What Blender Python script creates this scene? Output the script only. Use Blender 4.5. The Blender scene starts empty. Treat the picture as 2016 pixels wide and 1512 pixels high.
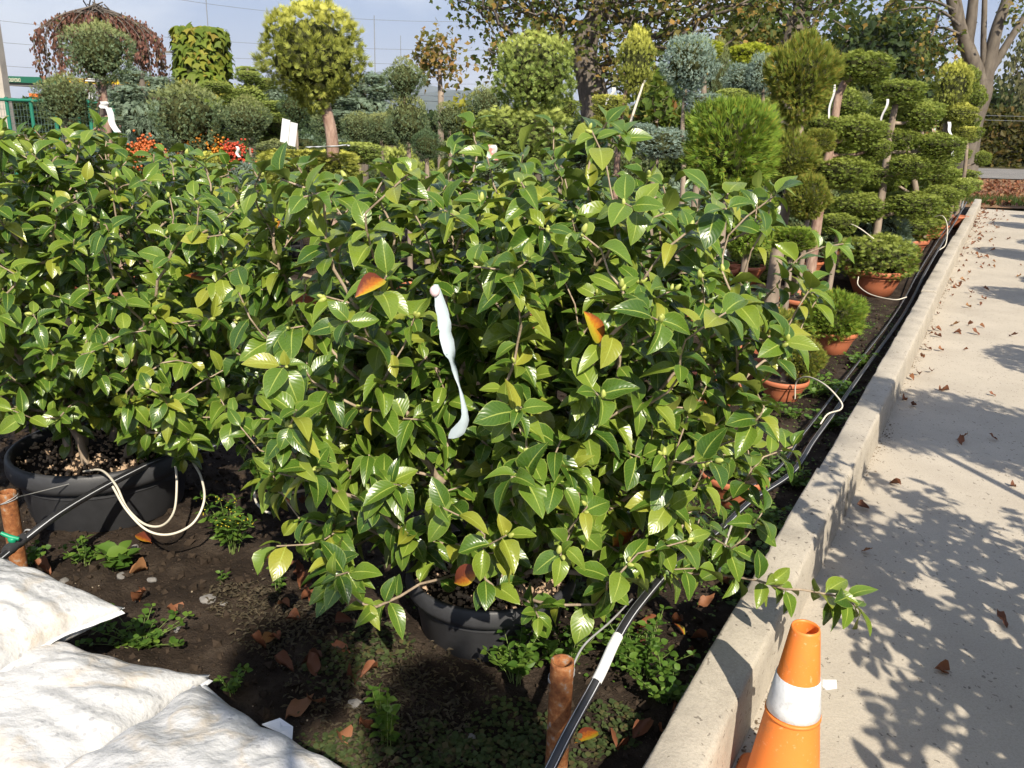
import bpy, math, random
import numpy as np
from mathutils import Vector, Matrix

rng = np.random.default_rng(11)
random.seed(11)
R_ = math.radians
SC = bpy.context.scene
COL = SC.collection

# ------------------------------------------------------------------ camera
H = 1.6
FPX = 1676.0
PITCH, ROLL = R_(17.5), R_(1.8)
cF = np.array([0, math.cos(PITCH), -math.sin(PITCH)])
_r0 = np.array([1., 0, 0]); _u0 = np.cross(_r0, cF)
cR = _r0 * math.cos(ROLL) + _u0 * math.sin(ROLL)
cU = -_r0 * math.sin(ROLL) + _u0 * math.cos(ROLL)
CAM = np.array([0, 0, H])
cam_d = bpy.data.cameras.new('camera')
cam = bpy.data.objects.new('camera', cam_d)
COL.objects.link(cam)
cam.matrix_world = Matrix(((cR[0], cU[0], -cF[0], 0), (cR[1], cU[1], -cF[1], 0), (cR[2], cU[2], -cF[2], H), (0, 0, 0, 1)))
cam_d.sensor_width = 36
cam_d.lens = FPX / 2016 * 36
cam_d.clip_start = 0.05
cam_d.clip_end = 20000
SC.camera = cam

# ------------------------------------------------------------------ sky, sun, exposure
SUN_EL, SUN_SH = R_(39), R_(-14.5)        # elevation, bearing towards which shadows fall
SUN = np.array([-math.sin(SUN_SH) * math.cos(SUN_EL), -math.cos(SUN_SH) * math.cos(SUN_EL), math.sin(SUN_EL)])
world = bpy.data.worlds.new('World'); SC.world = world; world.use_nodes = True
wn, wl = world.node_tree.nodes, world.node_tree.links
wn.clear()
w_out = wn.new('ShaderNodeOutputWorld'); w_bg = wn.new('ShaderNodeBackground')
w_sky = wn.new('ShaderNodeTexSky'); w_sky.sky_type = 'NISHITA'; w_sky.sun_disc = False
w_sky.sun_elevation = SUN_EL; w_sky.sun_rotation = math.pi + SUN_SH
w_sky.air_density = 1.0; w_sky.dust_density = 1.5; w_sky.ozone_density = 1.5
w_tc = wn.new('ShaderNodeTexCoord'); w_map = wn.new('ShaderNodeMapping'); w_map.inputs['Scale'].default_value = (1.5, 1.5, 4.5)
w_map.inputs['Location'].default_value = (0.3, 0.2, 0.1)
w_no = wn.new('ShaderNodeTexNoise'); w_no.inputs['Scale'].default_value = 1.6; w_no.inputs['Detail'].default_value = 7; w_no.inputs['Roughness'].default_value = 0.55
w_r = wn.new('ShaderNodeValToRGB'); w_r.color_ramp.elements[0].position = 0.45; w_r.color_ramp.elements[1].position = 0.60
w_r.color_ramp.elements[0].color = (2.0, 2.7, 4.5, 1); w_r.color_ramp.elements[1].color = (5.2, 5.5, 6.4, 1)
w_mx = wn.new('ShaderNodeMix'); w_mx.data_type = 'RGBA'; w_mx.inputs[0].default_value = 0.78
wl.new(w_tc.outputs['Generated'], w_map.inputs['Vector']); wl.new(w_map.outputs[0], w_no.inputs['Vector'])
wl.new(w_no.outputs['Fac'], w_r.inputs['Fac'])
wl.new(w_sky.outputs[0], w_mx.inputs[6]); wl.new(w_r.outputs[0], w_mx.inputs[7])
wl.new(w_mx.outputs[2], w_bg.inputs['Color']); w_bg.inputs['Strength'].default_value = 0.092
wl.new(w_bg.outputs[0], w_out.inputs['Surface'])
sun_d = bpy.data.lights.new('sun', 'SUN'); sun_d.energy = 5.0; sun_d.angle = R_(0.53); sun_d.color = (1.0, 0.91, 0.76)
sun_o = bpy.data.objects.new('sun', sun_d); COL.objects.link(sun_o)
sun_o.rotation_euler = Vector(SUN).to_track_quat('Z', 'Y').to_euler()
sun_o.location = (3, -8, 9)
SC.view_settings.view_transform = 'Standard'; SC.view_settings.look = 'None'
SC.view_settings.exposure = 0.72; SC.view_settings.gamma = 1.0; SC.view_settings.use_curve_mapping = False
SC.cycles.use_adaptive_sampling = True; SC.cycles.adaptive_threshold = .025; SC.cycles.volume_bounces = 0; SC.cycles.caustics_reflective = False; SC.cycles.caustics_refractive = False; SC.cycles.max_bounces = 5; SC.cycles.transparent_max_bounces = 8; SC.cycles.diffuse_bounces = 3

# ------------------------------------------------------------------ measuring helpers (photo pixel -> place)
def ray(px, py):
    return cF + cR * (px - 1008) / FPX - cU * (py - 756) / FPX
def gnd(px, py, z=0.0):
    d = ray(px, py); return CAM + d * ((z - H) / d[2])
def at(px, py, Y):
    d = ray(px, py); return CAM + d * (Y / d[1])
def proj(P):
    v = np.asarray(P, float) - CAM
    z = v @ cF
    return 1008 + FPX * (v @ cR) / z, 756 - FPX * (v @ cU) / z, z
def inpoly(x, y, poly):
    x = np.asarray(x); y = np.asarray(y); c = np.zeros(x.shape, bool); n = len(poly)
    for i in range(n):
        x1, y1 = poly[i]; x2, y2 = poly[(i + 1) % n]
        if y1 == y2: continue
        m = ((y1 > y) != (y2 > y)) & (x < (x2 - x1) * (y - y1) / (y2 - y1) + x1); c ^= m
    return c
KA = math.atan(0.554)
KD = np.array([math.sin(KA), math.cos(KA)]); KN = np.array([-KD[1], KD[0]])   # along the kerb, into the bed
KO = np.array([-0.399, 0.0])
def kp(s, w, z=0.0):
    p = KO + s * KD + w * KN; return np.array([p[0], p[1], z])
def k_of(x, y):
    d = np.stack([np.asarray(x) - KO[0], np.asarray(y) - KO[1]], -1); return d @ KD, d @ KN

_lat = rng.random((256, 256))
def noise2(x, y):
    xi = np.floor(x).astype(int); yi = np.floor(y).astype(int); fx = x - xi; fy = y - yi
    fx = fx * fx * (3 - 2 * fx); fy = fy * fy * (3 - 2 * fy)
    a = _lat[xi & 255, yi & 255]; b = _lat[(xi + 1) & 255, yi & 255]; c = _lat[xi & 255, (yi + 1) & 255]; d = _lat[(xi + 1) & 255, (yi + 1) & 255]
    return (a * (1 - fx) + b * fx) * (1 - fy) + (c * (1 - fx) + d * fx) * fy - 0.5
def fbm(x, y, o=4):
    s = 0; a = 1.0
    for i in range(o):
        s = s + a * noise2(x * 2 ** i + 17.3 * i, y * 2 ** i + 9.1 * i); a *= 0.5
    return s
def soil_z(x, y):
    return 0.030 * fbm(x * 2.2, y * 2.2, 3) + 0.026 * fbm(x * 11, y * 11, 4)

# ------------------------------------------------------------------ objects
def tag(o, label, cat, group=None):
    o['label'] = label; o['category'] = cat
    if group: o['group'] = group
    return o
def empty(name, loc=(0, 0, 0)):
    o = bpy.data.objects.new(name, None); COL.objects.link(o); o.location = loc; o.empty_display_size = 0.1
    return o
def obj(name, me, parent=None, mat=None, world=True):
    o = bpy.data.objects.new(name, me); COL.objects.link(o)
    if mat is not None: me.materials.clear(); me.materials.append(mat)
    if parent is not None:
        o.parent = parent
        if world: o.matrix_parent_inverse = Matrix.Translation(-abs_loc(parent))
    return o
def abs_loc(o):
    v = Vector(o.location)
    return v + abs_loc(o.parent) if (o.parent is not None and False) else v
def structure(o): o['kind'] = 'structure'; return o
def stuff(o): o['kind'] = 'stuff'; return o

class MB:
    def __init__(s): s.V = []; s.F = []; s.n = 0
    def add(s, V, F, uv=None, mi=0):
        V = np.asarray(V, float).reshape(-1, 3); F = np.asarray(F, int)
        s.V.append(V); s.F.append((F + s.n, uv, mi)); s.n += len(V); return s
    def inst(s, tpl, Rm, t, mi=0):
        """tpl (V,F,uv); Rm (n,3,3) scaled rotation; t (n,3)"""
        V, F, uv = tpl; n = len(t); k = len(V)
        W = np.einsum('nij,vj->nvi', Rm, V) + t[:, None, :]
        FF = (F[None] + (np.arange(n) * k)[:, None, None]).reshape(-1, F.shape[1])
        s.add(W.reshape(-1, 3), FF, None if uv is None else np.tile(uv, (n, 1, 1)), mi)
    def box(s, c, d, rot=0.0, mi=0):
        c = np.asarray(c, float); d = np.asarray(d, float) / 2
        v = np.array([[x, y, z] for z in (-1, 1) for x, y in ((-1, -1), (1, -1), (1, 1), (-1, 1))]) * d
        cr, sr = math.cos(rot), math.sin(rot); v = v @ np.array([[cr, sr, 0], [-sr, cr, 0], [0, 0, 1]])
        return s.add(v + c, [[3, 2, 1, 0], [4, 5, 6, 7], [0, 1, 5, 4], [1, 2, 6, 5], [2, 3, 7, 6], [3, 0, 4, 7]], None, mi)
    def tube(s, P, r, sides=6, mi=0, cap=True):
        P = np.asarray(P, float); n = len(P); r = np.broadcast_to(np.asarray(r, float), (n,))
        T = np.gradient(P, axis=0); T /= np.linalg.norm(T, axis=1)[:, None] + 1e-12
        ref = np.array([0.31, 0.2, 0.93]) if abs(T[0][2]) < .9 else np.array([1., .1, 0])
        A = np.cross(T[0], ref); A /= np.linalg.norm(A); rows = []
        for i in range(n):
            A = A - T[i] * (A @ T[i]); A /= np.linalg.norm(A) + 1e-12; B = np.cross(T[i], A)
            th = np.arange(sides) * 2 * math.pi / sides
            rows.append(P[i] + r[i] * (np.cos(th)[:, None] * A + np.sin(th)[:, None] * B))
        V = np.concatenate(rows)
        i = np.arange(n - 1)[:, None]; j = np.arange(sides)[None]
        j2 = (j + 1) % sides
        F = np.stack(np.broadcast_arrays(i * sides + j, i * sides + j2, (i + 1) * sides + j2, (i + 1) * sides + j), -1).reshape(-1, 4)
        L = np.concatenate([[0], np.cumsum(np.linalg.norm(np.diff(P, axis=0), axis=1))])
        u0 = np.broadcast_to(j / sides, (n - 1, sides)); v0 = np.broadcast_to(L[:-1][:, None], (n - 1, sides)); v1 = np.broadcast_to(L[1:][:, None], (n - 1, sides))
        uv = np.stack([np.stack([u0, v0], -1), np.stack([u0 + 1 / sides, v0], -1), np.stack([u0 + 1 / sides, v1], -1), np.stack([u0, v1], -1)], -2).reshape(-1, 4, 2)
        s.add(V, F, uv, mi)
        if cap:
            s.add(np.concatenate([rows[-1], [P[-1] + T[-1] * r[-1] * .3]]), [[k, (k + 1) % sides, sides] for k in range(sides)], None, mi)
            s.add(np.concatenate([rows[0], [P[0]]]), [[(k + 1) % sides, k, sides] for k in range(sides)], None, mi)
        return s
    def lathe(s, prof, seg=40, c=(0, 0, 0), mi=0, wob=0.0):
        prof = np.asarray(prof, float); n = len(prof); th = np.arange(seg) * 2 * math.pi / seg
        rr = prof[:, 0][:, None] * (1 + wob * np.sin(3 * th + 1)[None])
        V = np.stack([rr * np.cos(th), rr * np.sin(th), np.broadcast_to(prof[:, 1][:, None], (n, seg))], -1).reshape(-1, 3) + np.asarray(c)
        i = np.arange(n - 1)[:, None]; j = np.arange(seg)[None]; j2 = (j + 1) % seg
        F = np.stack(np.broadcast_arrays(i * seg + j, i * seg + j2, (i + 1) * seg + j2, (i + 1) * seg + j), -1).reshape(-1, 4)
        return s.add(V, F, None, mi)
    def grid(s, X, Y, Z, mi=0, uv=False):
        a, b = X.shape
        V = np.stack([X, Y, Z], -1).reshape(-1, 3); i = np.arange(a - 1)[:, None]; j = np.arange(b - 1)[None]
        F = np.stack(np.broadcast_arrays(i * b + j, (i + 1) * b + j, (i + 1) * b + j + 1, i * b + j + 1), -1).reshape(-1, 4)
        U = None
        if uv:
            G = np.stack(np.broadcast_arrays(np.linspace(0, 1, a)[:, None], np.linspace(0, 1, b)[None]), -1).reshape(-1, 2); U = G[F]
        return s.add(V, F, U, mi)
    def mesh(s, name, mats, smooth=True):
        me = bpy.data.meshes.new(name)
        V = np.concatenate(s.V).astype(np.float32)
        me.vertices.add(len(V)); me.vertices.foreach_set('co', V.ravel())
        nl = sum(f.size for f, _, _ in s.F); npol = sum(len(f) for f, _, _ in s.F)
        lv = np.concatenate([f.ravel() for f, _, _ in s.F]).astype(np.int32)
        tot = np.concatenate([np.full(len(f), f.shape[1]) for f, _, _ in s.F]).astype(np.int32)
        ls = np.concatenate([[0], np.cumsum(tot)[:-1]]).astype(np.int32)
        me.loops.add(nl); me.loops.foreach_set('vertex_index', lv)
        me.polygons.add(npol); me.polygons.foreach_set('loop_start', ls)
        mi = np.concatenate([np.full(len(f), m) for f, _, m in s.F]).astype(np.int32)
        me.polygons.foreach_set('material_index', mi)
        me.polygons.foreach_set('use_smooth', np.full(npol, bool(smooth)))
        if any(u is not None for _, u, _ in s.F):
            L = me.uv_layers.new(name='UVMap')
            U = np.concatenate([(u.reshape(-1, 2) if u is not None else np.full((f.size, 2), .5)) for f, u, _ in s.F]).astype(np.float32)
            L.data.foreach_set('uv', U.ravel())
        for m in (mats if isinstance(mats, (list, tuple)) else [mats]): me.materials.append(m)
        me.update(calc_edges=True); me.validate()
        return me

def smooth_path(P, n=40):
    P = np.asarray(P, float); m = len(P)
    if m == 2: t = np.linspace(0, 1, n)[:, None]; return P[0] * (1 - t) + P[1] * t
    Q = np.concatenate([[2 * P[0] - P[1]], P, [2 * P[-1] - P[-2]]]); out = []
    for t in np.linspace(0, m - 1 - 1e-6, n):
        i = int(t); f = t - i; a, b, c, d = Q[i], Q[i + 1], Q[i + 2], Q[i + 3]
        out.append(.5 * ((2 * b) + (-a + c) * f + (2 * a - 5 * b + 4 * c - d) * f * f + (-a + 3 * b - 3 * c + d) * f ** 3))
    return np.array(out)
def unit(v): v = np.asarray(v, float); return v / (np.linalg.norm(v, axis=-1, keepdims=True) + 1e-12)
def frames(D, N):
    """rotation matrices with local Y along D, local Z near N"""
    D = unit(D); N = N - D * np.sum(N * D, -1, keepdims=True); N = unit(N); X = np.cross(D, N)
    return np.stack([X, D, N], -1)

# ------------------------------------------------------------------ materials
class NT:
    def __init__(s, name):
        s.m = bpy.data.materials.new(name); s.m.use_nodes = True; s.t = s.m.node_tree; s.t.nodes.clear()
        s.out = s.t.nodes.new('ShaderNodeOutputMaterial')
    def n(s, typ, **kw):
        nd = s.t.nodes.new('ShaderNode' + typ)
        for k, v in kw.items():
            if hasattr(nd, k) and k not in nd.inputs: setattr(nd, k, v)
            else: s.set(nd.inputs[k], v)
        return nd
    def set(s, inp, v):
        if isinstance(v, bpy.types.NodeSocket): s.t.links.new(v, inp)
        elif isinstance(v, tuple) and len(v) == 3 and inp.type == 'RGBA': inp.default_value = (*v, 1)
        else: inp.default_value = v
    def noise(s, scale, detail=4, rough=.55, vec=None, out='Fac'):
        nd = s.n('TexNoise', Scale=scale, Detail=detail, Roughness=rough)
        if vec is None: vec = s.coord()
        s.set(nd.inputs['Vector'], vec); return nd.outputs[out]
    def coord(s, k='Object'):
        return s.n('TexCoord').outputs[k]
    def ramp(s, fac, stops):
        nd = s.n('ValToRGB'); s.set(nd.inputs['Fac'], fac); e = nd.color_ramp.elements
        while len(e) < len(stops): e.new(0.5)
        for i, (p, c) in enumerate(stops):
            e[i].position = p; c = c if isinstance(c, tuple) else (c, c, c); e[i].color = (*c, 1)
        return nd.outputs['Color']
    def mix(s, fac, a, b, mode='MIX'):
        nd = s.n('Mix', data_type='RGBA', blend_type=mode)
        s.set(nd.inputs[0], fac); s.set(nd.inputs[6], a); s.set(nd.inputs[7], b); return nd.outputs[2]
    def math(s, op, a, b=0.0, c=0.0):
        nd = s.n('Math', operation=op); s.set(nd.inputs[0], a); s.set(nd.inputs[1], b); s.set(nd.inputs[2], c); return nd.outputs[0]
    def rnd(s):
        a = s.n('ObjectInfo').outputs['Random']; b = s.n('NewGeometry').outputs['Random Per Island']
        return s.math('FRACT', s.math('ADD', a, b))
    def bump(s, h, strength=.5, dist=.01):
        return s.n('Bump', Height=h, Strength=strength, Distance=dist).outputs[0]
    def pbsdf(s, col, rough=.6, spec=.5, normal=None, **kw):
        nd = s.n('BsdfPrincipled'); s.set(nd.inputs['Base Color'], col); s.set(nd.inputs['Roughness'], rough); s.set(nd.inputs['Specular IOR Level'], spec)
        if normal is not None: s.set(nd.inputs['Normal'], normal)
        for k, v in kw.items(): s.set(nd.inputs[k], v)
        return nd.outputs[0]
    def finish(s, sh): s.t.links.new(sh, s.out.inputs['Surface']); return s.m
    def leafy(s, col, trans, amt=.3, rough=.5, spec=.4, normal=None):
        p = s.pbsdf(col, rough, spec, normal); t = s.n('BsdfTranslucent'); s.set(t.inputs['Color'], trans)
        m = s.n('MixShader'); s.set(m.inputs[0], amt); s.t.links.new(p, m.inputs[1]); s.t.links.new(t.outputs[0], m.inputs[2])
        return s.finish(m.outputs[0])

def M_plain(name, col, rough=.6, spec=.4, var=.15, scale=8, bump=0., bdist=.003):
    t = NT(name); f = t.noise(scale, 5)
    c = t.mix(f, tuple(x * (1 - var) for x in col), tuple(min(1, x * (1 + var)) for x in col))
    return t.finish(t.pbsdf(c, rough, spec, t.bump(t.noise(scale * 6, 4), bump, bdist) if bump else None))

def M_camellia():
    t = NT('camellia_leaf'); uv = t.n('UVMap').outputs[0]; sx = t.n('SeparateXYZ', Vector=uv); u, v = sx.outputs[0], sx.outputs[1]
    r = t.rnd(); a = t.math('ABSOLUTE', t.math('SUBTRACT', u, .5))
    base = t.ramp(r, [(0, (.032, .080, .011)), (.3, (.070, .138, .016)), (.62, (.130, .208, .024)), (.88, (.210, .275, .032)), (1, (.34, .335, .045))])
    base = t.mix(t.math('MULTIPLY', t.noise(22, 3), .45), base, (.05, .105, .014))
    vein = t.math('SINE', t.math('MULTIPLY', t.math('SUBTRACT', v, t.math('MULTIPLY', a, .55)), 58.))
    veinm = t.math('MULTIPLY', t.math('GREATER_THAN', vein, .86), .14)
    base = t.mix(veinm, base, (.20, .30, .05))
    spot = t.ramp(t.noise(38, 5, .7), [(.66, 0.), (.72, 1.)]); base = t.mix(t.math('MULTIPLY', spot, .55), base, (.20, .13, .05))
    rib = t.math('LESS_THAN', a, t.math('MULTIPLY_ADD', v, -.022, .036)); base = t.mix(t.math('MULTIPLY', rib, .75), base, (.36, .42, .09))
    edge = t.math('GREATER_THAN', a, .462); base = t.mix(t.math('MULTIPLY', edge, .38), base, (.34, .40, .09))
    back = t.n('NewGeometry').outputs['Backfacing']
    col = t.mix(back, base, t.mix(.55, base, (.17, .20, .045)))
    h = t.math('SUBTRACT', t.math('MULTIPLY', vein, .25), t.math('MULTIPLY', rib, 1.0))
    rough = t.math('MULTIPLY_ADD', back, .25, t.math('MULTIPLY_ADD', t.noise(11, 3), .24, .17))
    return t.leafy(col, t.mix(.4, base, (.30, .42, .03)), .2, rough, .5, t.bump(h, .13, .004))
def M_foliage(name, stops, tip=None, tipamt=.5, rough=.6, amt=.25, spec=.25, topcol=None):
    t = NT(name); r = t.rnd(); c = t.ramp(r, stops)
    c = t.mix(t.math('MULTIPLY', t.noise(5, 3), .6), c, tuple(x * .55 for x in stops[0][1]))
    if tip is not None:
        v = t.n('SeparateXYZ', Vector=t.n('UVMap').outputs[0]).outputs[1]
        c = t.mix(t.math('MULTIPLY', t.math('POWER', v, 1.6), tipamt), c, tip)
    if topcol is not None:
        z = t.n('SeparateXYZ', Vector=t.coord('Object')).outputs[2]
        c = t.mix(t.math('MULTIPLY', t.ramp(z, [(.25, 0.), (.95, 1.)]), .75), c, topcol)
    return t.leafy(c, t.mix(.5, c, (.3, .35, .03)), amt, rough, spec)
def M_bark(name, c1, c2, scale=14, bump=.5):
    t = NT(name); mp = t.n('Mapping', Vector=t.coord('Object')); mp.inputs['Scale'].default_value = (1, 1, .35)
    f = t.noise(scale, 6, .6, mp.outputs[0])
    return t.finish(t.pbsdf(t.ramp(f, [(.3, c1), (.7, c2)]), .8, .2, t.bump(t.noise(scale * 3, 5, .6, mp.outputs[0]), bump, .01)))
def M_soil():
    t = NT('damp_soil'); co = t.coord('Object')
    c = t.ramp(t.noise(6, 8, .65, co), [(.3, (.020, .014, .010)), (.52, (.042, .030, .022)), (.75, (.10, .076, .056))])
    g = t.n('TexVoronoi', Scale=95., Vector=co); sp = t.math('LESS_THAN', g.outputs['Distance'], .16)
    pick = t.math('GREATER_THAN', t.n('SeparateColor', Color=g.outputs['Color']).outputs[0], .82)
    c = t.mix(t.math('MULTIPLY', t.math('MULTIPLY', sp, pick), .8), c, (.20, .15, .10))
    h = t.math('ADD', t.noise(45, 8, .7, co), t.math('MULTIPLY', t.noise(160, 4, .6, co), .4))
    return t.finish(t.pbsdf(c, .92, .15, t.bump(h, 1.0, .02)))
def M_concrete(name, col, dark, pit=True, scale=3.):
    t = NT(name); co = t.coord('Object')
    big = t.noise(scale, 8, .62, co); c = t.ramp(big, [(.25, dark), (.5, col), (.8, tuple(min(1, x * 1.12) for x in col))])
    fine = t.noise(130, 4, .7, co); c = t.mix(t.ramp(fine, [(.45, 0.), (.72, .4)]), c, tuple(x * .55 for x in dark))
    gr = t.noise(420, 2, .5, co); c = t.mix(t.ramp(gr, [(.55, 0.), (.7, .45)]), c, (.62, .57, .48))
    stain = t.ramp(t.noise(.9, 5, .6, co), [(.45, 0.), (.72, 1.)]); c = t.mix(t.math('MULTIPLY', stain, .35), c, tuple(x * .62 for x in col))
    h = t.math('ADD', t.math('MULTIPLY', fine, .5), t.math('MULTIPLY', t.noise(28, 6, .6, co), .8))
    if pit:
        mp = t.n('Mapping', Vector=co); mp.inputs['Rotation'].default_value = (0, 0, -KA + .5); mp.inputs['Scale'].default_value = (1, .5, 1)
        wob = t.n('VectorMath', operation='ADD'); t.set(wob.inputs[0], mp.outputs[0]); wsc = t.n('VectorMath', operation='SCALE', Scale=.05); t.set(wsc.inputs[0], t.noise(22, 3, .6, co, 'Color')); t.set(wob.inputs[1], wsc.outputs[0])
        vo = t.n('TexVoronoi', Scale=62., Vector=wob.outputs[0], Randomness=1.)
        pk = t.math('GREATER_THAN', t.n('SeparateColor', Color=vo.outputs['Color']).outputs[1], .70)
        m = t.math('MULTIPLY', t.math('LESS_THAN', t.math('ADD', vo.outputs['Distance'], t.math('MULTIPLY', t.noise(60, 2, .5, co), .22)), .36), pk)
        c = t.mix(t.math('MULTIPLY', m, t.math('MULTIPLY', t.noise(7, 4, .6, co), 1.1)), c, (.09, .075, .06)); h = t.math('SUBTRACT', h, t.math('MULTIPLY', m, .9))
    return t.finish(t.pbsdf(c, .9, .2, t.bump(h, .55, .006)))
def M_sack():
    t = NT('white_sack_plastic'); co = t.coord('Object')
    big = t.noise(2.6, 5, .6, co); c = t.ramp(big, [(.3, (.47, .47, .465)), (.7, (.56, .56, .555))])
    vo = t.n('TexVoronoi', Scale=42., Vector=co); rr = t.n('SeparateColor', Color=vo.outputs['Color']).outputs[0]
    sp = t.math('MULTIPLY', t.math('LESS_THAN', t.math('ADD', vo.outputs['Distance'], t.math('MULTIPLY', t.noise(90, 2, .5, co), .25)), .36), t.math('GREATER_THAN', t.math('ADD', rr, t.math('MULTIPLY', t.noise(5, 3, .5, co), .5)), .80))
    c = t.mix(t.math('MULTIPLY', sp, .6), c, (.30, .30, .31))
    ring = t.math('ABSOLUTE', t.math('SUBTRACT', t.noise(3.4, 4, .55, co), .52)); st = t.ramp(ring, [(.0, 1.), (.035, 0.)])
    c = t.mix(t.math('MULTIPLY', t.math('MULTIPLY', st, t.noise(9, 3, .5, co)), .75), c, (.46, .36, .23))
    dirt = t.ramp(t.noise(4.2, 6, .65, co), [(.56, 0.), (.75, 1.)]); c = t.mix(t.math('MULTIPLY', dirt, .14), c, (.52, .45, .34))
    wv = t.n('TexWave', Scale=3.2, Distortion=9., Detail=3.); t.set(wv.inputs['Vector'], co)
    h = t.math('ADD', t.math('ADD', t.noise(9, 5, .6, co), t.math('MULTIPLY', wv.outputs['Fac'], .10)), t.math('MULTIPLY', t.noise(55, 3, .5, co), .4))
    return t.finish(t.pbsdf(c, .36, .45, t.bump(h, .8, .012)))
def M_rust():
    t = NT('rusty_iron'); co = t.coord('Object'); f = t.noise(38, 7, .65, co)
    c = t.ramp(f, [(.3, (.10, .035, .015)), (.46, (.27, .095, .03)), (.56, (.36, .16, .06)), (.66, (.34, .32, .29))])
    c = t.mix(t.math('MULTIPLY', t.noise(160, 5, .7, co), .5), c, (.09, .04, .02))
    return t.finish(t.pbsdf(c, .8, .3, t.bump(t.noise(55, 6, .7, co), .6, .004)))
def M_pipe():
    t = NT('black_pipe_with_white_stripes'); u = t.n('SeparateXYZ', Vector=t.n('UVMap').outputs[0]).outputs[0]
    f = t.math('FRACT', t.math('MULTIPLY', u, 4.)); st = t.math('LESS_THAN', t.math('ABSOLUTE', t.math('SUBTRACT', f, .5)), .055)
    c = t.mix(st, t.mix(t.noise(30, 4), (.012, .012, .014), (.03, .03, .032)), (.55, .57, .6))
    return t.finish(t.pbsdf(c, .38, .5, t.bump(t.noise(40, 3), .1, .002)))
def M_autumn():
    t = NT('ageing_leaf'); uv = t.n('UVMap').outputs[0]; sx = t.n('SeparateXYZ', Vector=uv)
    a = t.math('ADD', sx.outputs[0], t.math('MULTIPLY', t.noise(14, 3), .5)); r = t.n('ObjectInfo').outputs['Random']
    f = t.math('FRACT', t.math('MULTIPLY_ADD', r, .35, t.math('MULTIPLY', a, .55)))
    c = t.ramp(f, [(.1, (.30, .33, .03)), (.4, (.52, .38, .03)), (.55, (.50, .16, .02)), (.75, (.16, .04, .02))])
    return t.leafy(c, c, .3, .4, .4)
def M_dry():
    t = NT('dry_leaf'); r = t.rnd(); c = t.ramp(r, [(0, (.11, .045, .025)), (.45, (.25, .09, .04)), (.8, (.33, .14, .065)), (1, (.38, .22, .09))])
    c = t.mix(t.math('MULTIPLY', t.noise(30, 4), .6), c, (.13, .06, .035))
    return t.leafy(c, c, .2, .55, .35, t.bump(t.noise(60, 3), .3, .003))

m_cam = M_camellia(); m_aut = M_autumn(); m_dry = M_dry(); m_soil = M_soil()
m_path = M_concrete('worn_concrete_path', (.46, .41, .335), (.40, .35, .285))
m_kerb = M_concrete('cast_concrete_kerb', (.44, .395, .325), (.32, .285, .235), pit=True, scale=6.)
m_sack = M_sack(); m_rust = M_rust(); m_pipe = M_pipe()
m_twig = M_bark('camellia_bark', (.20, .15, .10), (.44, .35, .26), 30, .4)
m_newtwig = M_plain('young_red_shoot', (.24, .10, .045), .6)
m_bud = M_plain('flower_bud', (.36, .40, .10), .4, .4, .3, 60)
m_blackpot = M_plain('black_plastic_pot', (.040, .041, .045), .5, .45, .35, 20, .25, .002)
m_terra = M_plain('terracotta_plastic', (.47, .155, .075), .6, .35, .14, 7, .08)
m_chips = M_plain('pumice_chips', (.42, .30, .20), .9, .2, .5, 40, .5)
m_bark1 = M_bark('pine_trunk_bark', (.15, .115, .09), (.36, .29, .225), 12, .6)
m_bark2 = M_bark('tree_bark', (.07, .058, .048), (.20, .17, .14), 9, .8)
m_bark3 = M_bark('smooth_grey_bark', (.075, .062, .05), (.17, .145, .115), 5, .4)
m_redbark = M_bark('peeling_red_bark', (.18, .10, .075), (.43, .31, .24), 22, .7)
m_white = M_plain('white_tag_film', (.60, .61, .62), .4, .4, .04)
m_wtube = M_plain('cream_drip_tube', (.62, .57, .47), .45, .4, .1)
m_wire = M_plain('galvanised_wire', (.30, .30, .30), .4, .6, .2, 40)
t = NT('orange_cone_plastic'); co = t.coord('Object'); oc = t.mix(t.noise(6, 4, .6, co), (.72, .18, .025), (.80, .24, .05))
oc = t.mix(t.ramp(t.noise(26, 7, .75, co), [(.56, 0.), (.70, .55)]), oc, (.40, .17, .07)); oc = t.mix(t.ramp(t.noise(90, 3, .6, co), [(.62, 0.), (.70, .5)]), oc, (.85, .42, .22))
m_orange = t.finish(t.pbsdf(oc, t.math('MULTIPLY_ADD', t.noise(18, 4, .6, co), .3, .32), .4, t.bump(t.noise(40, 4, .6, co), .12, .003)))
t = NT('white_reflective_band'); co = t.coord('Object'); oc = t.mix(t.ramp(t.noise(34, 6, .7, co), [(.56, 0.), (.70, .6)]), (.62, .64, .66), (.36, .35, .34)); m_band = t.finish(t.pbsdf(oc, .35, .5, t.bump(t.noise(22, 5, .6, co), .5, .006)))
m_green_metal = M_plain('green_painted_steel', (.015, .16, .10), .45, .5, .15)
m_conc_pole = M_concrete('concrete_pole_surface', (.46, .42, .36), (.36, .33, .29), pit=False)
m_stone = M_plain('grey_stone', (.20, .19, .18), .85, .2, .4, 20, .5)
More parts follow.
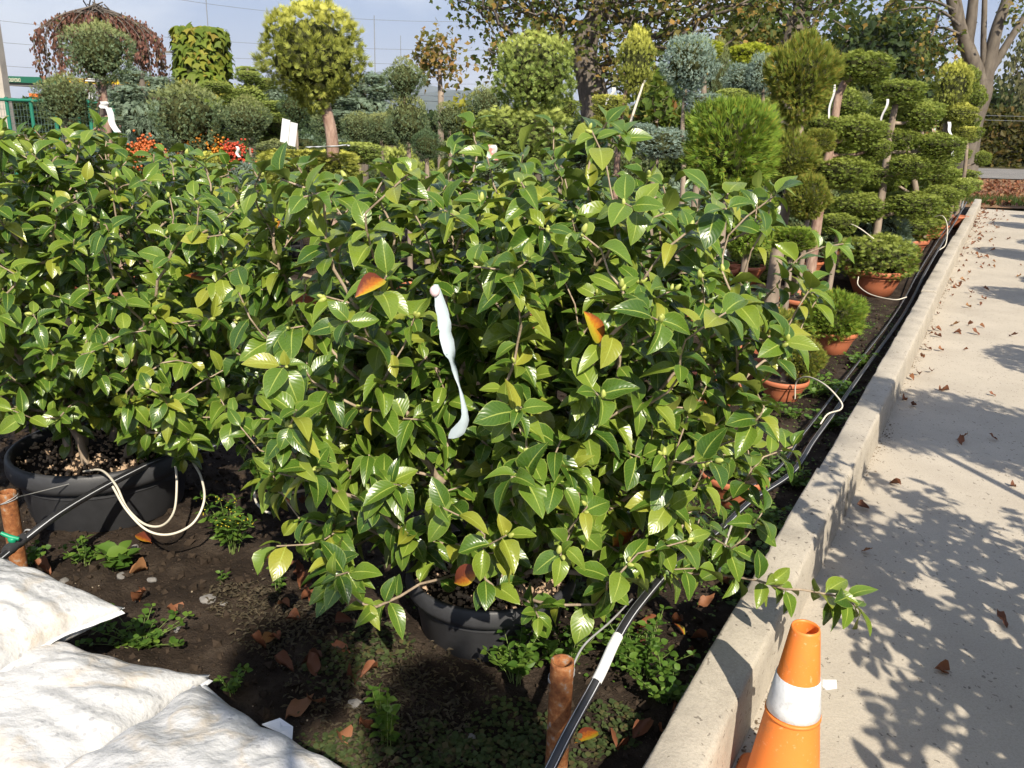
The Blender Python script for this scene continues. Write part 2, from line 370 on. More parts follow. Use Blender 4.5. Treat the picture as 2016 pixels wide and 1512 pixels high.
C = dict(
    thuja=M_foliage('green_thuja_sprays', [(0, (0.071, 0.173, 0.024)), (.5, (0.152, 0.294, 0.036)), (.86, (0.265, 0.385, 0.045)), (1, (0.527, 0.325, 0.060))], (0.385, 0.468, 0.060), .55),
    thujaw=M_foliage('bronze_thuja_sprays', [(0, (0.075, 0.150, 0.022)), (.5, (0.156, 0.250, 0.035)), (.82, (0.263, 0.312, 0.044)), (1, (0.525, 0.300, 0.062))], (0.450, 0.375, 0.075), .5),
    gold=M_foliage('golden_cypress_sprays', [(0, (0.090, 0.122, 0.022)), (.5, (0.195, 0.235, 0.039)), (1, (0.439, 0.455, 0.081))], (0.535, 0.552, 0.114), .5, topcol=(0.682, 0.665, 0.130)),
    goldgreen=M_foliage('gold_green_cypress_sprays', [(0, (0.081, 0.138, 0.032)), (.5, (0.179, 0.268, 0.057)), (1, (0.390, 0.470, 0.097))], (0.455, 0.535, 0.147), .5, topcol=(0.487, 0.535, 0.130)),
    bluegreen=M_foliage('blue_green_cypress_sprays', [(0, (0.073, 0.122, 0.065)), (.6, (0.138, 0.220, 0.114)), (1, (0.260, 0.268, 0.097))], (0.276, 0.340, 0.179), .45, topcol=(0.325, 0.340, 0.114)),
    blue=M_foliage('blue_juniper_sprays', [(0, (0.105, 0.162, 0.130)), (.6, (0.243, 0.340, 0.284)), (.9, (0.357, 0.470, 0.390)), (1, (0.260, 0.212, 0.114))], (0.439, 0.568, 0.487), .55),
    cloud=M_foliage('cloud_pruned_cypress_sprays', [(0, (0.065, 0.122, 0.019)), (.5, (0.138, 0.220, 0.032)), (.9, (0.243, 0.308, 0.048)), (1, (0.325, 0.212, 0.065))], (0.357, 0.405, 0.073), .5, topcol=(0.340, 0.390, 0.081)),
    lime=M_foliage('lime_yellow_conifer_sprays', [(0, (0.162, 0.227, 0.019)), (1, (0.487, 0.552, 0.048))], (0.700, 0.700, 0.065), .6),
    dark=M_foliage('dark_green_conifer_sprays', [(0, (0.040, 0.081, 0.036)), (1, (0.114, 0.179, 0.081))], (0.162, 0.227, 0.114), .4),
    feather=M_foliage('blue_cedar_needles', [(0, (0.130, 0.195, 0.138)), (1, (0.308, 0.405, 0.292))], (0.374, 0.470, 0.340), .5),
)
m_core = M_plain('dark_inner_twigs', (.045, .05, .018), .9, .1, .4, 15)  # mottled dark brown-green for the solid cores inside crowns and hedges

# ================================================================== THE SETTING
def flat(name, pts, z, mat):
    mb = MB(); V = [[p[0], p[1], z] for p in pts]; mb.add(V, [list(range(len(V)))]); return structure(obj(name, mb.mesh(name, mat, False)))
t = NT('rough_ground'); co = t.coord('Object')
gc = t.ramp(t.noise(.35, 8, .65, co), [(.35, (.05, .045, .03)), (.55, (.085, .075, .04)), (.75, (.06, .075, .025))])
m_ground = t.finish(t.pbsdf(gc, .95, .1, t.bump(t.noise(6, 6, .6, co), .8, .05)))
flat('ground', [(-6000, -60), (6000, -60), (6000, 9000), (-6000, 9000)], -.05, m_ground)
# concrete path to the right of the kerb
S0, S1 = -1.2, 21.3
PW = 1.62                                        # path width
def kq(s0, s1, w0, w1): return [kp(s0, w0)[:2], kp(s1, w0)[:2], kp(s1, w1)[:2], kp(s0, w1)[:2]]
path = flat('concrete_path', kq(-6, S1, -PW, 0.03)[::-1], 0.0, m_path)
flat('side_bed_soil', kq(-6, S1, -PW - 6, -PW)[::-1], -.012, m_soil)
n = 2600; s_ = -.3 + 19 * rng.random(n) ** 1.6; w_ = -.004 - .05 * rng.random(n) ** 2.5; ok_ = fbm(s_ * 1.3, s_ * 0 + 3, 3) > -.12; s_, w_ = s_[ok_], w_[ok_]; n = len(s_); sz = .002 + .006 * rng.random(n) ** 3
_o = (np.array([[1, 0, 0], [-.8, .2, 0], [0, 1, .1], [.1, -.9, 0], [0, 0, .5], [0, .1, -.3]], float), np.array([[0, 2, 4], [2, 1, 4], [1, 3, 4], [3, 0, 4], [2, 0, 5], [1, 2, 5], [3, 1, 5], [0, 3, 5]]))
a_ = rng.random(n) * 6.28; Rz = np.zeros((n, 3, 3)); Rz[:, 0, 0] = np.cos(a_); Rz[:, 0, 1] = -np.sin(a_); Rz[:, 1, 0] = np.sin(a_); Rz[:, 1, 1] = np.cos(a_); Rz[:, 2, 2] = 1
mb = MB(); mb.inst((_o[0], _o[1], None), Rz * sz[:, None, None], np.stack([KO[0] + s_ * KD[0] + w_ * KN[0], KO[1] + s_ * KD[1] + w_ * KN[1], sz * .3], -1)); stuff(obj('kerb_foot_dirt', mb.mesh('kerb_foot_dirt', M_plain('dry_dirt_crumbs', (.17, .13, .09), .95, .1, .5, 40), False)))
# soil bed, relief where it is seen
def soil_patch():
    s = np.arange(-1.0, 9.2, .024); w = np.arange(.06, 4.9, .024)
    Sg, Wg = np.meshgrid(s, w, indexing='ij'); X = KO[0] + Sg * KD[0] + Wg * KN[0]; Y = KO[1] + Sg * KD[1] + Wg * KN[1]
    Z = soil_z(X, Y); mb = MB(); mb.grid(X, Y, Z); me = mb.mesh('soil_bed', m_soil); me.flip_normals()
    return structure(obj('soil_bed', me))
soil_patch()
flat('back_bed_soil', kq(9.1, 22, .05, 26)[::-1], -.02, m_soil)
flat('far_bed_soil', kq(-1.2, 9.2, 4.8, 26)[::-1], -.025, m_soil)
# ground beyond the end of the kerb
m_leafground = None
t = NT('leaf_strewn_earth'); co = t.coord('Object')
f = t.noise(14, 6, .7, co); cc = t.ramp(f, [(.3, (.10, .07, .045)), (.5, (.23, .15, .09)), (.62, (.36, .17, .07)), (.8, (.25, .20, .13))])
m_leafground = t.finish(t.pbsdf(cc, .95, .1, t.bump(t.noise(30, 5, .7, co), .9, .03)))
P0 = kp(21.6, 0)
flat('leaf_strewn_verge', [(8, 19.0), (30, 19.0), (45, 30.4), (12, 30.4)], -.006, m_leafground)
m_road = M_concrete('grey_road', (.20, .19, .18), (.14, .135, .13), pit=False, scale=.8)
flat('road', [(13.5, 30.5), (90, 30.5), (90, 38.5), (13.5, 38.5)], .02, m_road)

# ---- kerb blocks
kerb = tag(empty('concrete_kerb', tuple(kp(3, .06))), 'long low concrete kerb of cast blocks between soil bed and path', 'kerb')
joint_y = [-3.4, -.9, 3.33, 7.585, 11.80, 14.91, 18.55]
joints = [(y + .0) / KD[1] for y in joint_y]
for i in range(len(joints) - 1):
    a, b = joints[i] + .004, joints[i + 1] - .004
    dh = [0, .004, -.003, .006, -.006, .003][i]; dw = [0, .003, -.004, .004, -.002, .003][i]
    prof = [(.004, -.08), (.0, .0), (.005, .12), (.008, .186), (.013, .196), (.021, .2), (.126, .2), (.133, .197), (.1355, .19), (.136, -.08)]
    nseg = max(8, int((b - a) / .03)); ss = np.linspace(a, b, nseg)
    rows = []
    for j, s_ in enumerate(ss):
        row = []
        ends = .006 if j in (0, nseg - 1) else 0
        for k, (w, z) in enumerate(prof):
            jit = .0030 * noise2(np.array(s_ * 9 + i * 31), np.array(k * 2.7)) * 2 - (.006 * max(0., float(noise2(np.array(s_ * 26 + i * 7), np.array(k * .9))) - .3) / .2 if k in (2, 3, 4, 6, 7) else 0)
            row.append(kp(s_, w + dw + float(jit), z + (dh - ends + float(jit) if z > .1 else 0)))
        rows.append(row)
    A = np.array(rows); mb = MB(); mb.grid(A[..., 0], A[..., 1], A[..., 2])
    n = len(prof)
    for r_, rev in ((A[0], 0), (A[-1], 1)): mb.add(r_, [list(range(n))[::-1] if rev else list(range(n))])
    me = mb.mesh('kerb_block', m_kerb); me.flip_normals()
    for p in me.polygons:
        if len(p.vertices) > 4: p.use_smooth = False
    obj('kerb_block', me, kerb)
# right-hand kerb of the path (outside the picture) is flush edging: none

# ---- clods and grit on the soil (uncountable)
def ico(sub=0):
    g = (1 + 5 ** .5) / 2
    V = unit(np.array([[-1, g, 0], [1, g, 0], [-1, -g, 0], [1, -g, 0], [0, -1, g], [0, 1, g], [0, -1, -g], [0, 1, -g], [g, 0, -1], [g, 0, 1], [-g, 0, -1], [-g, 0, 1]], float))
    F = [[0, 11, 5], [0, 5, 1], [0, 1, 7], [0, 7, 10], [0, 10, 11], [1, 5, 9], [5, 11, 4], [11, 10, 2], [10, 7, 6], [7, 1, 8], [3, 9, 4], [3, 4, 2], [3, 2, 6], [3, 6, 8], [3, 8, 9], [4, 9, 5], [2, 4, 11], [6, 2, 10], [8, 6, 7], [9, 8, 1]]
    V = list(map(tuple, V)); 
    for _ in range(sub):
        nf = []; cache = {}
        def mid(a, b):
            k = (min(a, b), max(a, b))
            if k not in cache: m = unit(np.array(V[a]) + np.array(V[b])); V.append(tuple(m)); cache[k] = len(V) - 1
            return cache[k]
        for a, b, c in F: x, y, z = mid(a, b), mid(b, c), mid(c, a); nf += [[a, x, z], [b, y, x], [c, z, y], [x, y, z]]
        F = nf
    return np.array(V), np.array(F)
ICO0 = ico(0); ICO1 = ico(1); ICO2 = ico(2)
OCT = (np.array([[1, 0, 0], [-.8, .2, 0], [0, 1, .1], [.1, -.9, 0], [0, 0, .8], [0, .1, -.7]], float), np.array([[0, 2, 4], [2, 1, 4], [1, 3, 4], [3, 0, 4], [2, 0, 5], [1, 2, 5], [3, 1, 5], [0, 3, 5]]))
def rand_rot(n):
    q = unit(rng.normal(size=(n, 4))); w, x, y, z = q.T
    return np.stack([np.stack([1 - 2 * (y * y + z * z), 2 * (x * y - z * w), 2 * (x * z + y * w)], -1), np.stack([2 * (x * y + z * w), 1 - 2 * (x * x + z * z), 2 * (y * z - x * w)], -1), np.stack([2 * (x * z - y * w), 2 * (y * z + x * w), 1 - 2 * (x * x + y * y)], -1)], -2)
def bed_pts(n, smin=-.2, smax=8.5, wmin=.16, wmax=4.4, near=1.5):
    s = smin + (smax - smin) * rng.random(n) ** near; w = wmin + (wmax - wmin) * rng.random(n)
    x = KO[0] + s * KD[0] + w * KN[0]; y = KO[1] + s * KD[1] + w * KN[1]; return x, y
n = 30000; x, y = bed_pts(n, near=2.4); sz = .004 + .020 * rng.random(n) ** 3.6
mb = MB(); mb.inst((OCT[0], OCT[1], None), rand_rot(n) * (sz[:, None] * (.6 + .7 * rng.random((n, 3))))[:, None, :], np.stack([x, y, soil_z(x, y) + sz * .25], -1))
m_clod = M_plain('crumbled_soil', (.040, .029, .021), .95, .1, .6, 25, .6)
stuff(obj('soil_clods', mb.mesh('soil_clods', m_clod, False)))
n = 900; x, y = bed_pts(n); sz = .002 + .003 * rng.random(n)
mb = MB(); mb.inst((OCT[0], OCT[1], None), rand_rot(n) * sz[:, None, None], np.stack([x, y, soil_z(x, y) + sz * .3], -1))
stuff(obj('pale_grit', mb.mesh('pale_grit', M_plain('pale_grit_stone', (.32, .26, .19), .9, .2, .4, 50), False)))
for px, py, s in [(410, 1185, .03), (300, 1150, .018), (440, 1190, .014), (265, 1075, .018), (700, 1390, .024), (925, 1452, .022), (870, 1470, .012), (125, 1138, .02), (350, 1240, .016), (240, 1140, .022)]:
    p = gnd(px, py); mb = MB(); V = ICO1[0] * (1 + .3 * (rng.random((len(ICO1[0]), 1)) - .5)) * np.array([s, s * .75, s * .45]); a = rng.random() * 6
    V = V @ np.array([[math.cos(a), math.sin(a), 0], [-math.sin(a), math.cos(a), 0], [0, 0, 1]])
    mb.add(V + np.array([p[0], p[1], soil_z(p[0], p[1]) + s * .2]), ICO1[1])
    tag(obj('stone', mb.mesh('stone', m_stone, False)), 'small grey stone lying on the dark soil between the sacks and pots', 'stone', 'stones on the soil')

# ================================================================== CAMELLIAS
def leaf_tpl(L=1.0, Wd=.5, fold=.10, curl=.12, twist=0., wave=0., rows=7, pet=.07):
    T = np.linspace(0, 1, rows); V = []; UV = []
    for i, tt in enumerate(T):
        w = (math.sin(math.pi * tt ** .86) ** .76) * (1 - .20 * tt) * .5 * Wd
        if i == 0: w = .012
        if i == rows - 1: w = .004
        yy = pet + tt * (1 - pet); zc = -curl * yy ** 2 + .05 * math.sin(yy * 3)
        for u in (-1, -.5, 0, .5, 1):
            z = zc + fold * abs(u) ** 1.3 * (w / (.5 * Wd)) * .5 * Wd * 1.6 - .018 * (1 - abs(abs(u) - .5) * 2) * 0 + wave * math.sin(tt * 9 + u * 2) * abs(u) * .03
            x = u * w; V.append((x + twist * tt * tt * .2, yy, z + twist * x * tt)); UV.append((.5 + .5 * u, tt))
    V = np.array(V); F = []
    for i in range(rows - 1):
        for j in range(4): a = i * 5 + j; F.append([a, a + 1, a + 6, a + 5])
    F = np.array(F); UV = np.array(UV)[F]
    # petiole
    k = len(V); PV = np.array([[-.012, 0, 0], [.012, 0, 0], [.012, pet + .02, .001], [-.012, pet + .02, .001]])
    V = np.concatenate([V, PV]); F = np.concatenate([F, [[k, k + 1, k + 2, k + 3]]]); UV = np.concatenate([UV, [[[.5, .1]] * 4]])
    return V * L, F, UV
LEAVES = [leaf_tpl(Wd=.62, fold=.16, curl=.16), leaf_tpl(Wd=.56, fold=.30, curl=.30, twist=.25), leaf_tpl(Wd=.65, fold=.06, curl=.22, wave=.9), leaf_tpl(Wd=.58, fold=.22, curl=.05, twist=-.3, wave=.5), leaf_tpl(Wd=.54, fold=.42, curl=.40), leaf_tpl(Wd=.68, fold=.12, curl=.32, twist=.35, wave=.8), leaf_tpl(Wd=.60, fold=.55, curl=.18, twist=.6, wave=1.6), leaf_tpl(Wd=.50, fold=.2, curl=.55, twist=-.4)]
def tpl_mesh(name, tpl, mat):
    mb = MB(); mb.add(*tpl); return mb.mesh(name, mat)
LEAF_ME = [tpl_mesh('leaf', l, m_cam) for l in LEAVES]
LEAF_AUT = [tpl_mesh('ageing_leaf', l, m_aut) for l in LEAVES[:3]]
bV = ICO1[0].copy(); bV = bV * np.array([.5, .5, .85]) * np.where(bV[:, 2:3] > 0, np.array([[.85, .85, 1.15]]), 1.0); bV[:, 2] += .7
mb = MB(); mb.add(bV, ICO1[1]); BUD_ME = mb.mesh('bud', m_bud)

def grow(roots, tips, step=.07, wpath=.5, up=.35, jit=.006, r0=.0022, rexp=.42):
    P = [np.array(r, float) for r in roots]; par = [-1] * len(P); stem = list(range(len(P))); plen = [0.] * len(P); rc = np.mean(roots, 0)
    order = np.argsort(np.linalg.norm(tips - rc, axis=1)); tipn = {}
    for ti in order:
        tp = tips[ti]; A = np.array(P); d = np.linalg.norm(A - tp, axis=1)
        c = d + wpath * np.array(plen) + 1.5 * np.maximum(0, A[:, 2] - tp[2] + .02) * (np.arange(len(P)) >= len(roots))
        k = int(np.argmin(c)); a = P[k]; D = d[k]; m = max(2, int(math.ceil(D / step)))
        dirp = unit(a - P[par[k]]) if par[k] >= 0 else unit(np.array([(tp - a)[0] * .5, (tp - a)[1] * .5, abs((tp - a)[2]) + .2]))
        c1 = a + dirp * D * .35 + np.array([0, 0, up * D * .15]); prev = k
        for i in range(1, m + 1):
            f = i / m; q = (1 - f) ** 2 * a + 2 * f * (1 - f) * c1 + f * f * tp
            if i < m: q = q + rng.normal(size=3) * jit
            P.append(q); par.append(prev); stem.append(stem[k]); plen.append(plen[prev] + np.linalg.norm(q - P[prev])); prev = len(P) - 1
        tipn[int(ti)] = prev
    n = len(P); cnt = np.zeros(n); ch = [[] for _ in range(n)]
    for t_ in tipn.values(): cnt[t_] += 1
    for i in range(n - 1, -1, -1):
        if par[i] >= 0: cnt[par[i]] += cnt[i]; ch[par[i]].append(i)
    P = np.array(P); rad = r0 * np.maximum(cnt, 1) ** rexp; chains = []
    start = [(r, None) for r in range(len(roots))]
    while start:
        i, fr = start.pop(); pts = [fr, i] if fr is not None else [i]
        while ch[i]:
            o = sorted(ch[i], key=lambda q: -cnt[q]); start += [(q, i) for q in o[1:]]; i = o[0]; pts.append(i)
        if len(pts) > 1:
            rr = rad[pts].copy()
            if fr is not None: rr[0] = rr[1]
            chains.append((P[pts], rr, stem[pts[-1]], pts))
    tn = np.array([tipn[i] for i in range(len(tips))]); td = unit(P[tn] - P[[par[i] for i in tn]])
    return chains, td, P, par, tn

def make_pot(parent, c, r, h, mat, kind='bowl', rimcol=None):
    x, y, z = c
    if kind == 'nursery':
        body = [(r * .80, 0), (r * .83, .01), (r * .92, h * .72), (r * .93, h * .74)]
        rim = [(r * .925, h * .70), (r * 1.0, h * .72), (r * 1.02, h * .80), (r * 1.01, h * .97), (r * .99, h), (r * .955, h), (r * .94, h * .96), (r * .92, h * .6)]
    else:
        body = [(r * .55, 0), (r * .60, .005), (r * .74, h * .38), (r * .83, h * .60), (r * .845, h * .63), (r * .86, h * .645), (r * .875, h * .70), (r * .89, h * .715), (r * .905, h * .77)]
        rim = [(r * .90, h * .765), (r * .965, h * .785), (r * 1.0, h * .83), (r * 1.01, h * .93), (r * .995, h * .985), (r * .96, h), (r * .93, h * .97), (r * .90, h * .7)]
    mb = MB(); mb.lathe(body, 44, (x, y, z), wob=.006); p = obj('pot', mb.mesh('pot', mat), parent)
    mb = MB(); mb.lathe(rim, 44, (x, y, z), wob=.006); obj('rim', mb.mesh('rim', mat), p)
    th = np.linspace(0, 2 * math.pi, 25)[None]; rr = np.linspace(0.0, r * .94, 9)[:, None]
    X = x + rr * np.cos(th); Y = y + rr * np.sin(th); Z = z + h * .86 + .012 * fbm(X * 25, Y * 25, 3) - .01 * (rr / r) ** 2
    mb = MB(); mb.grid(X, Y, Z); sme = mb.mesh('potting_soil', m_soil); so = obj('potting_soil', sme, parent)
    return p, so, z + h * .86

def camellia(name, label, pot, tips, forced, nroots, leaf_len, seed, keep, bush_group=None):
    global rng
    rng = np.random.default_rng(seed)
    (x, y, r, h, z0) = pot
    root = tag(empty(name, (x, y, z0)), label, 'shrub')
    _, so, zs = make_pot(root, (x, y, z0), r, h, m_blackpot, 'nursery')
    n = 700; a = rng.random(n) * 6.283; rr = r * .9 * rng.random(n) ** .5; sz = .004 + .011 * rng.random(n) ** 2
    mb = MB(); mb.inst((OCT[0], OCT[1], None), rand_rot(n) * (sz[:, None] * (.6 + .7 * rng.random((n, 3))))[:, None, :], np.stack([x + rr * np.cos(a), y + rr * np.sin(a), np.full(n, zs) + sz * .2], -1))
    stuff(obj('pumice_chips', mb.mesh('pumice_chips', m_chips, False), so))
    a = np.arange(nroots) * 6.283 / nroots + rng.random(nroots); roots = np.stack([x + .09 * r / .25 * np.cos(a), y + .09 * r / .25 * np.sin(a), np.full(nroots, zs - .01)], -1)
    T = np.concatenate([forced, tips]) if len(forced) else tips
    chains, td, P, par, tn = grow(roots, T)
    for s_ in range(nroots):
        mb = MB(); k = 0
        for pts, rad, st, idx in chains:
            if st != s_: continue
            mb.tube(pts, rad, 5 if rad[0] < .006 else 7, 0); k += 1
        if k: obj('stem', mb.mesh('stem', [m_twig]), root)
    # leaves
    pos, D, N, Ls = [], [], [], []; buds = []
    ctr = np.array([x, y, zs + .55])
    for i in range(len(T)):
        d = td[i]; out = unit(T[i] - ctr); d = unit(d * .6 + out * .45 + np.array([0, 0, .25])); nl = int(rng.integers(5, 10)); ph = rng.random() * 6.28
        e1 = unit(np.cross(d, [.3, .2, 1])); e2 = np.cross(d, e1); node = tn[i]
        for k in range(nl):
            f = k / nl; back = f * (.05 + .05 * rng.random()); j = node; b = back; q = P[node].copy()
            while b > 0 and par[j] >= 0:
                sg = P[par[j]] - P[j]; L_ = np.linalg.norm(sg)
                if L_ > b: q = P[j] + sg * b / L_; b = 0
                else: b -= L_; j = par[j]; q = P[j].copy()
            az = ph + k * 2.4 + rng.normal() * .25; rad_ = math.cos(az) * e1 + math.sin(az) * e2
            al = R_(46 + 48 * f + rng.normal() * 12); ld = d * math.cos(al) + rad_ * math.sin(al) + np.array([0, 0, -.14 - .30 * rng.random()])
            nn = d * .38 + np.array([0, 0, .75]) + SUN * .32 + rng.normal(size=3) * .34
            pos.append(q); D.append(ld); N.append(nn); Ls.append(leaf_len * (.50 + .68 * rng.random() ** .8) * (1 - .15 * (f < .15)))
        for b_ in range(int(rng.integers(0, 3))):
            buds.append((P[node] + rng.normal(size=3) * .004, unit(d + rng.normal(size=3) * .5), .010 * (.8 + .6 * rng.random())))
        # older leaves further down the twig
        for k in range(int(rng.integers(0, 3))):
            b = .10 + .14 * rng.random(); j = node
            while b > 0 and par[j] >= 0: b -= np.linalg.norm(P[par[j]] - P[j]); j = par[j]
            if par[j] < 0: continue
            rad_ = unit(rng.normal(size=3) + out * .6); pos.append(P[j].copy()); D.append(rad_ + np.array([0, 0, -.1])); N.append(np.array([0, 0, .7]) + SUN * .4 + out * .3 + rng.normal(size=3) * .25); Ls.append(leaf_len * (.65 + .4 * rng.random()))
    pos, D, N, Ls = map(np.array, (pos, D, N, Ls)); Rm = frames(D, N); var = rng.integers(0, len(LEAVES), len(pos))
    cen = pos + Rm[:, :, 1] * Ls[:, None] * .5
    px, py, dz = proj(cen); cell = {}
    face = np.abs(np.sum(Rm[:, :, 2] * unit(CAM - cen), 1)); score = Ls ** 2 * (face + .15) / dz ** 2
    for i in np.argsort(dz):
        if not (-20 < px[i] < 2036 and -20 < py[i] < 1532): continue
        kx, ky = int(px[i] // 26), int(py[i] // 26)
        if (kx, ky) not in cell: cell[(kx, ky)] = i
    front = np.array(sorted(cell.values(), key=lambda i: -score[i])[:keep]); fs = set(front.tolist())
    for c_, i in enumerate(front):
        aged = rng.random() < .012
        me = LEAF_AUT[i % 3] if aged else LEAF_ME[var[i]]
        o = bpy.data.objects.new('leaf', me); COL.objects.link(o); o.parent = root
        M = Matrix([[*(Rm[i][r_] * Ls[i]), pos[i][r_]] for r_ in range(3)] + [[0, 0, 0, 1]])
        o.matrix_parent_inverse = Matrix.Translation((-x, -y, -z0)); o.matrix_basis = M
        if aged: o['label'] = 'ageing leaf turning yellow and red'
    rest = np.array([i for i in range(len(pos)) if i not in fs]); mb = MB()
    for v in range(len(LEAVES)):
        k = rest[var[rest] == v]
        if len(k): mb.inst(LEAVES[v], Rm[k] * Ls[k][:, None, None], pos[k])
    stuff(obj('foliage', mb.mesh('foliage', m_cam), root))
    bp = np.array([b[0] for b in buds]); bx, by, bz = proj(bp); o_ = np.argsort(bz)
    for i in o_[:130]:
        q, dd, s_ = buds[i]; Fm = frames(np.cross(dd, [.3, .5, .8])[None], dd[None])[0] * s_
        o = bpy.data.objects.new('bud', BUD_ME); COL.objects.link(o); o.parent = root
        o.matrix_parent_inverse = Matrix.Translation((-x, -y, -z0)); o.matrix_basis = Matrix([[*Fm[r_], q[r_]] for r_ in range(3)] + [[0, 0, 0, 1]])
    return root

def sample_tips(n, poly, ctr, rad, exclude=None, shell=.55, e=2.6, mind=.05):
    out = []
    tries = 0
    while len(out) < n and tries < 60000:
        tries += 1
        q = rng.normal(size=3); q = q / (np.sum(np.abs(q) ** e) ** (1 / e)); q = q * (shell + (1 - shell) * rng.random() ** .6)
        p = ctr + q * rad
        if p[2] < .22: continue
        px, py, z = proj(p)
        if poly is not None and not inpoly(np.array([px]), np.array([py]), poly)[0]: continue
        if exclude is not None and exclude(p, px, py): continue
        if out and np.min(np.linalg.norm(np.array(out) - p, axis=1)) < mind: continue
        out.append(p)
    return np.array(out)

POLY_MAIN = [(440, 700), (465, 480), (500, 320), (560, 300), (690, 345), (800, 300), (930, 265), (1000, 300), (1090, 265), (1200, 225), (1250, 300), (1350, 330), (1410, 330), (1440, 390), (1500, 345), (1540, 350), (1520, 430), (1600, 490), (1650, 500), (1650, 560), (1560, 620), (1520, 760), (1520, 870), (1470, 1010), (1380, 1120), (1230, 1205), (1120, 1200), (1090, 1120), (980, 1120), (800, 1085), (760, 1180), (660, 1170), (560, 1080), (560, 980), (450, 850), (410, 760)]
POT_MAIN = (-.05, 2.44, .27, .215, 0.)
rng = np.random.default_rng(5)
tips = sample_tips(980, POLY_MAIN, np.array([.02, 2.42, .92]), np.array([.98, .72, .76]), lambda p, px, py: (850 < px < 935 and 540 < py < 880 and p[1] < 2.0) or (py > 1090 and 800 < px < 1080) or (px > 1440 and py > 820 and rng.random() < .2) or (px > 1450 and py > 430 and rng.random() < .6) or (py < 330 and rng.random() < .5), shell=.16, mind=.03)
print('main tips', len(tips))
F_MAIN = np.array([at(1215, 235, 2.5), at(1232, 262, 2.45), at(1520, 370, 2.5), at(1660, 480, 2.35), at(1600, 560, 2.25), at(1560, 520, 2.4), at(1690, 1198, 1.97), at(1640, 1172, 1.98), at(1545, 1160, 2.02), at(1440, 1080, 2.1), at(1500, 1010, 2.1), at(1560, 880, 2.2), at(740, 1195, 1.95), at(690, 1130, 1.9), at(545, 1075, 2.0), at(1060, 1215, 1.95), at(955, 1140, 1.9), at(1170, 1190, 1.95), at(590, 330, 2.7), at(930, 250, 2.7), at(1090, 250, 2.75)])
camellia('potted_camellia', 'bushy camellia in round black pot with a long twig reaching over the kerb', POT_MAIN, tips, F_MAIN, 11, .089, 21, 300)
POLY_LEFT = [(-260, 300), (-100, 245), (40, 245), (190, 245), (310, 290), (440, 310), (540, 380), (560, 560), (500, 740), (430, 850), (360, 900), (240, 850), (100, 830), (0, 850), (-260, 860)]
POT_LEFT = (-1.67, 3.24, .35, .27, 0.)
rng = np.random.default_rng(6)
tips = sample_tips(980, POLY_LEFT, np.array([-1.62, 3.22, .95]), np.array([1.12, .82, .76]), None, shell=.2, mind=.03)
print('left tips', len(tips))
camellia('potted_camellia', 'dense glossy camellia in a wide black pot beside the green valve pipe', POT_LEFT, tips, np.array([at(360, 905, 2.85), at(290, 860, 2.8), at(185, 255, 3.1), at(120, 250, 3.2)]), 11, .080, 33, 300)
rng = np.random.default_rng(99)

# ================================================================== CONIFERS
def blade(w=.1, L=1.0, n=5, spread=1.0):
    V = []; F = []; UV = []
    for k in range(n):
        a = (k - (n - 1) / 2) / max(1, (n - 1) / 2) * spread; ln = L * (1 - .35 * abs(k - (n - 1) / 2) / max(1, (n - 1) / 2)); b0 = .0 if n == 1 else .22 * L * (1 - abs(k - (n - 1) / 2) / n)
        d = np.array([math.sin(a), math.cos(a), 0]); sx = np.array([d[1], -d[0], 0]); o = np.array([0, b0 * .6, 0])
        zz = .05 * L * ((k % 2) - .5); i = len(V)
        V += [o, o + d * ln * .45 - sx * w * .5 + [0, 0, zz], o + d * ln + [0, 0, zz * 2], o + d * ln * .45 + sx * w * .5 + [0, 0, zz]]
        F.append([i, i + 1, i + 2, i + 3]); UV.append([(.5, 0), (0, .45), (.5, 1), (1, .45)])
    return np.array(V), np.array(F), np.array(UV, float)
SPRAY = {'spiky': blade(.085, 1, 5, .42), 'thuja': blade(.115, 1, 7, .8), 'juniper': blade(.16, 1, 3, .45), 'feather': blade(.10, 1, 5, .55)}
def shape_pt(q, form):
    if form == 'ball': return q * np.array([1, 1, 1])
    if form == 'pad':
        z = np.where(q[:, 2] > 0, np.sign(q[:, 2]) * np.abs(q[:, 2]) ** .68 * .9, q[:, 2] * 1.0); return np.stack([q[:, 0], q[:, 1], z], -1)
    if form == 'drop':
        k = np.where(q[:, 2] < 0, 1 + q[:, 2] * .42, 1.0); return np.stack([q[:, 0] * k, q[:, 1] * k, q[:, 2] * np.where(q[:, 2] < 0, 1.05, .95)], -1)
    if form == 'column':
        k = 1 - .25 * np.clip(q[:, 2], 0, 1) ** 2; return np.stack([q[:, 0] * k, q[:, 1] * k, np.sign(q[:, 2]) * np.abs(q[:, 2]) ** .7], -1)
    return q
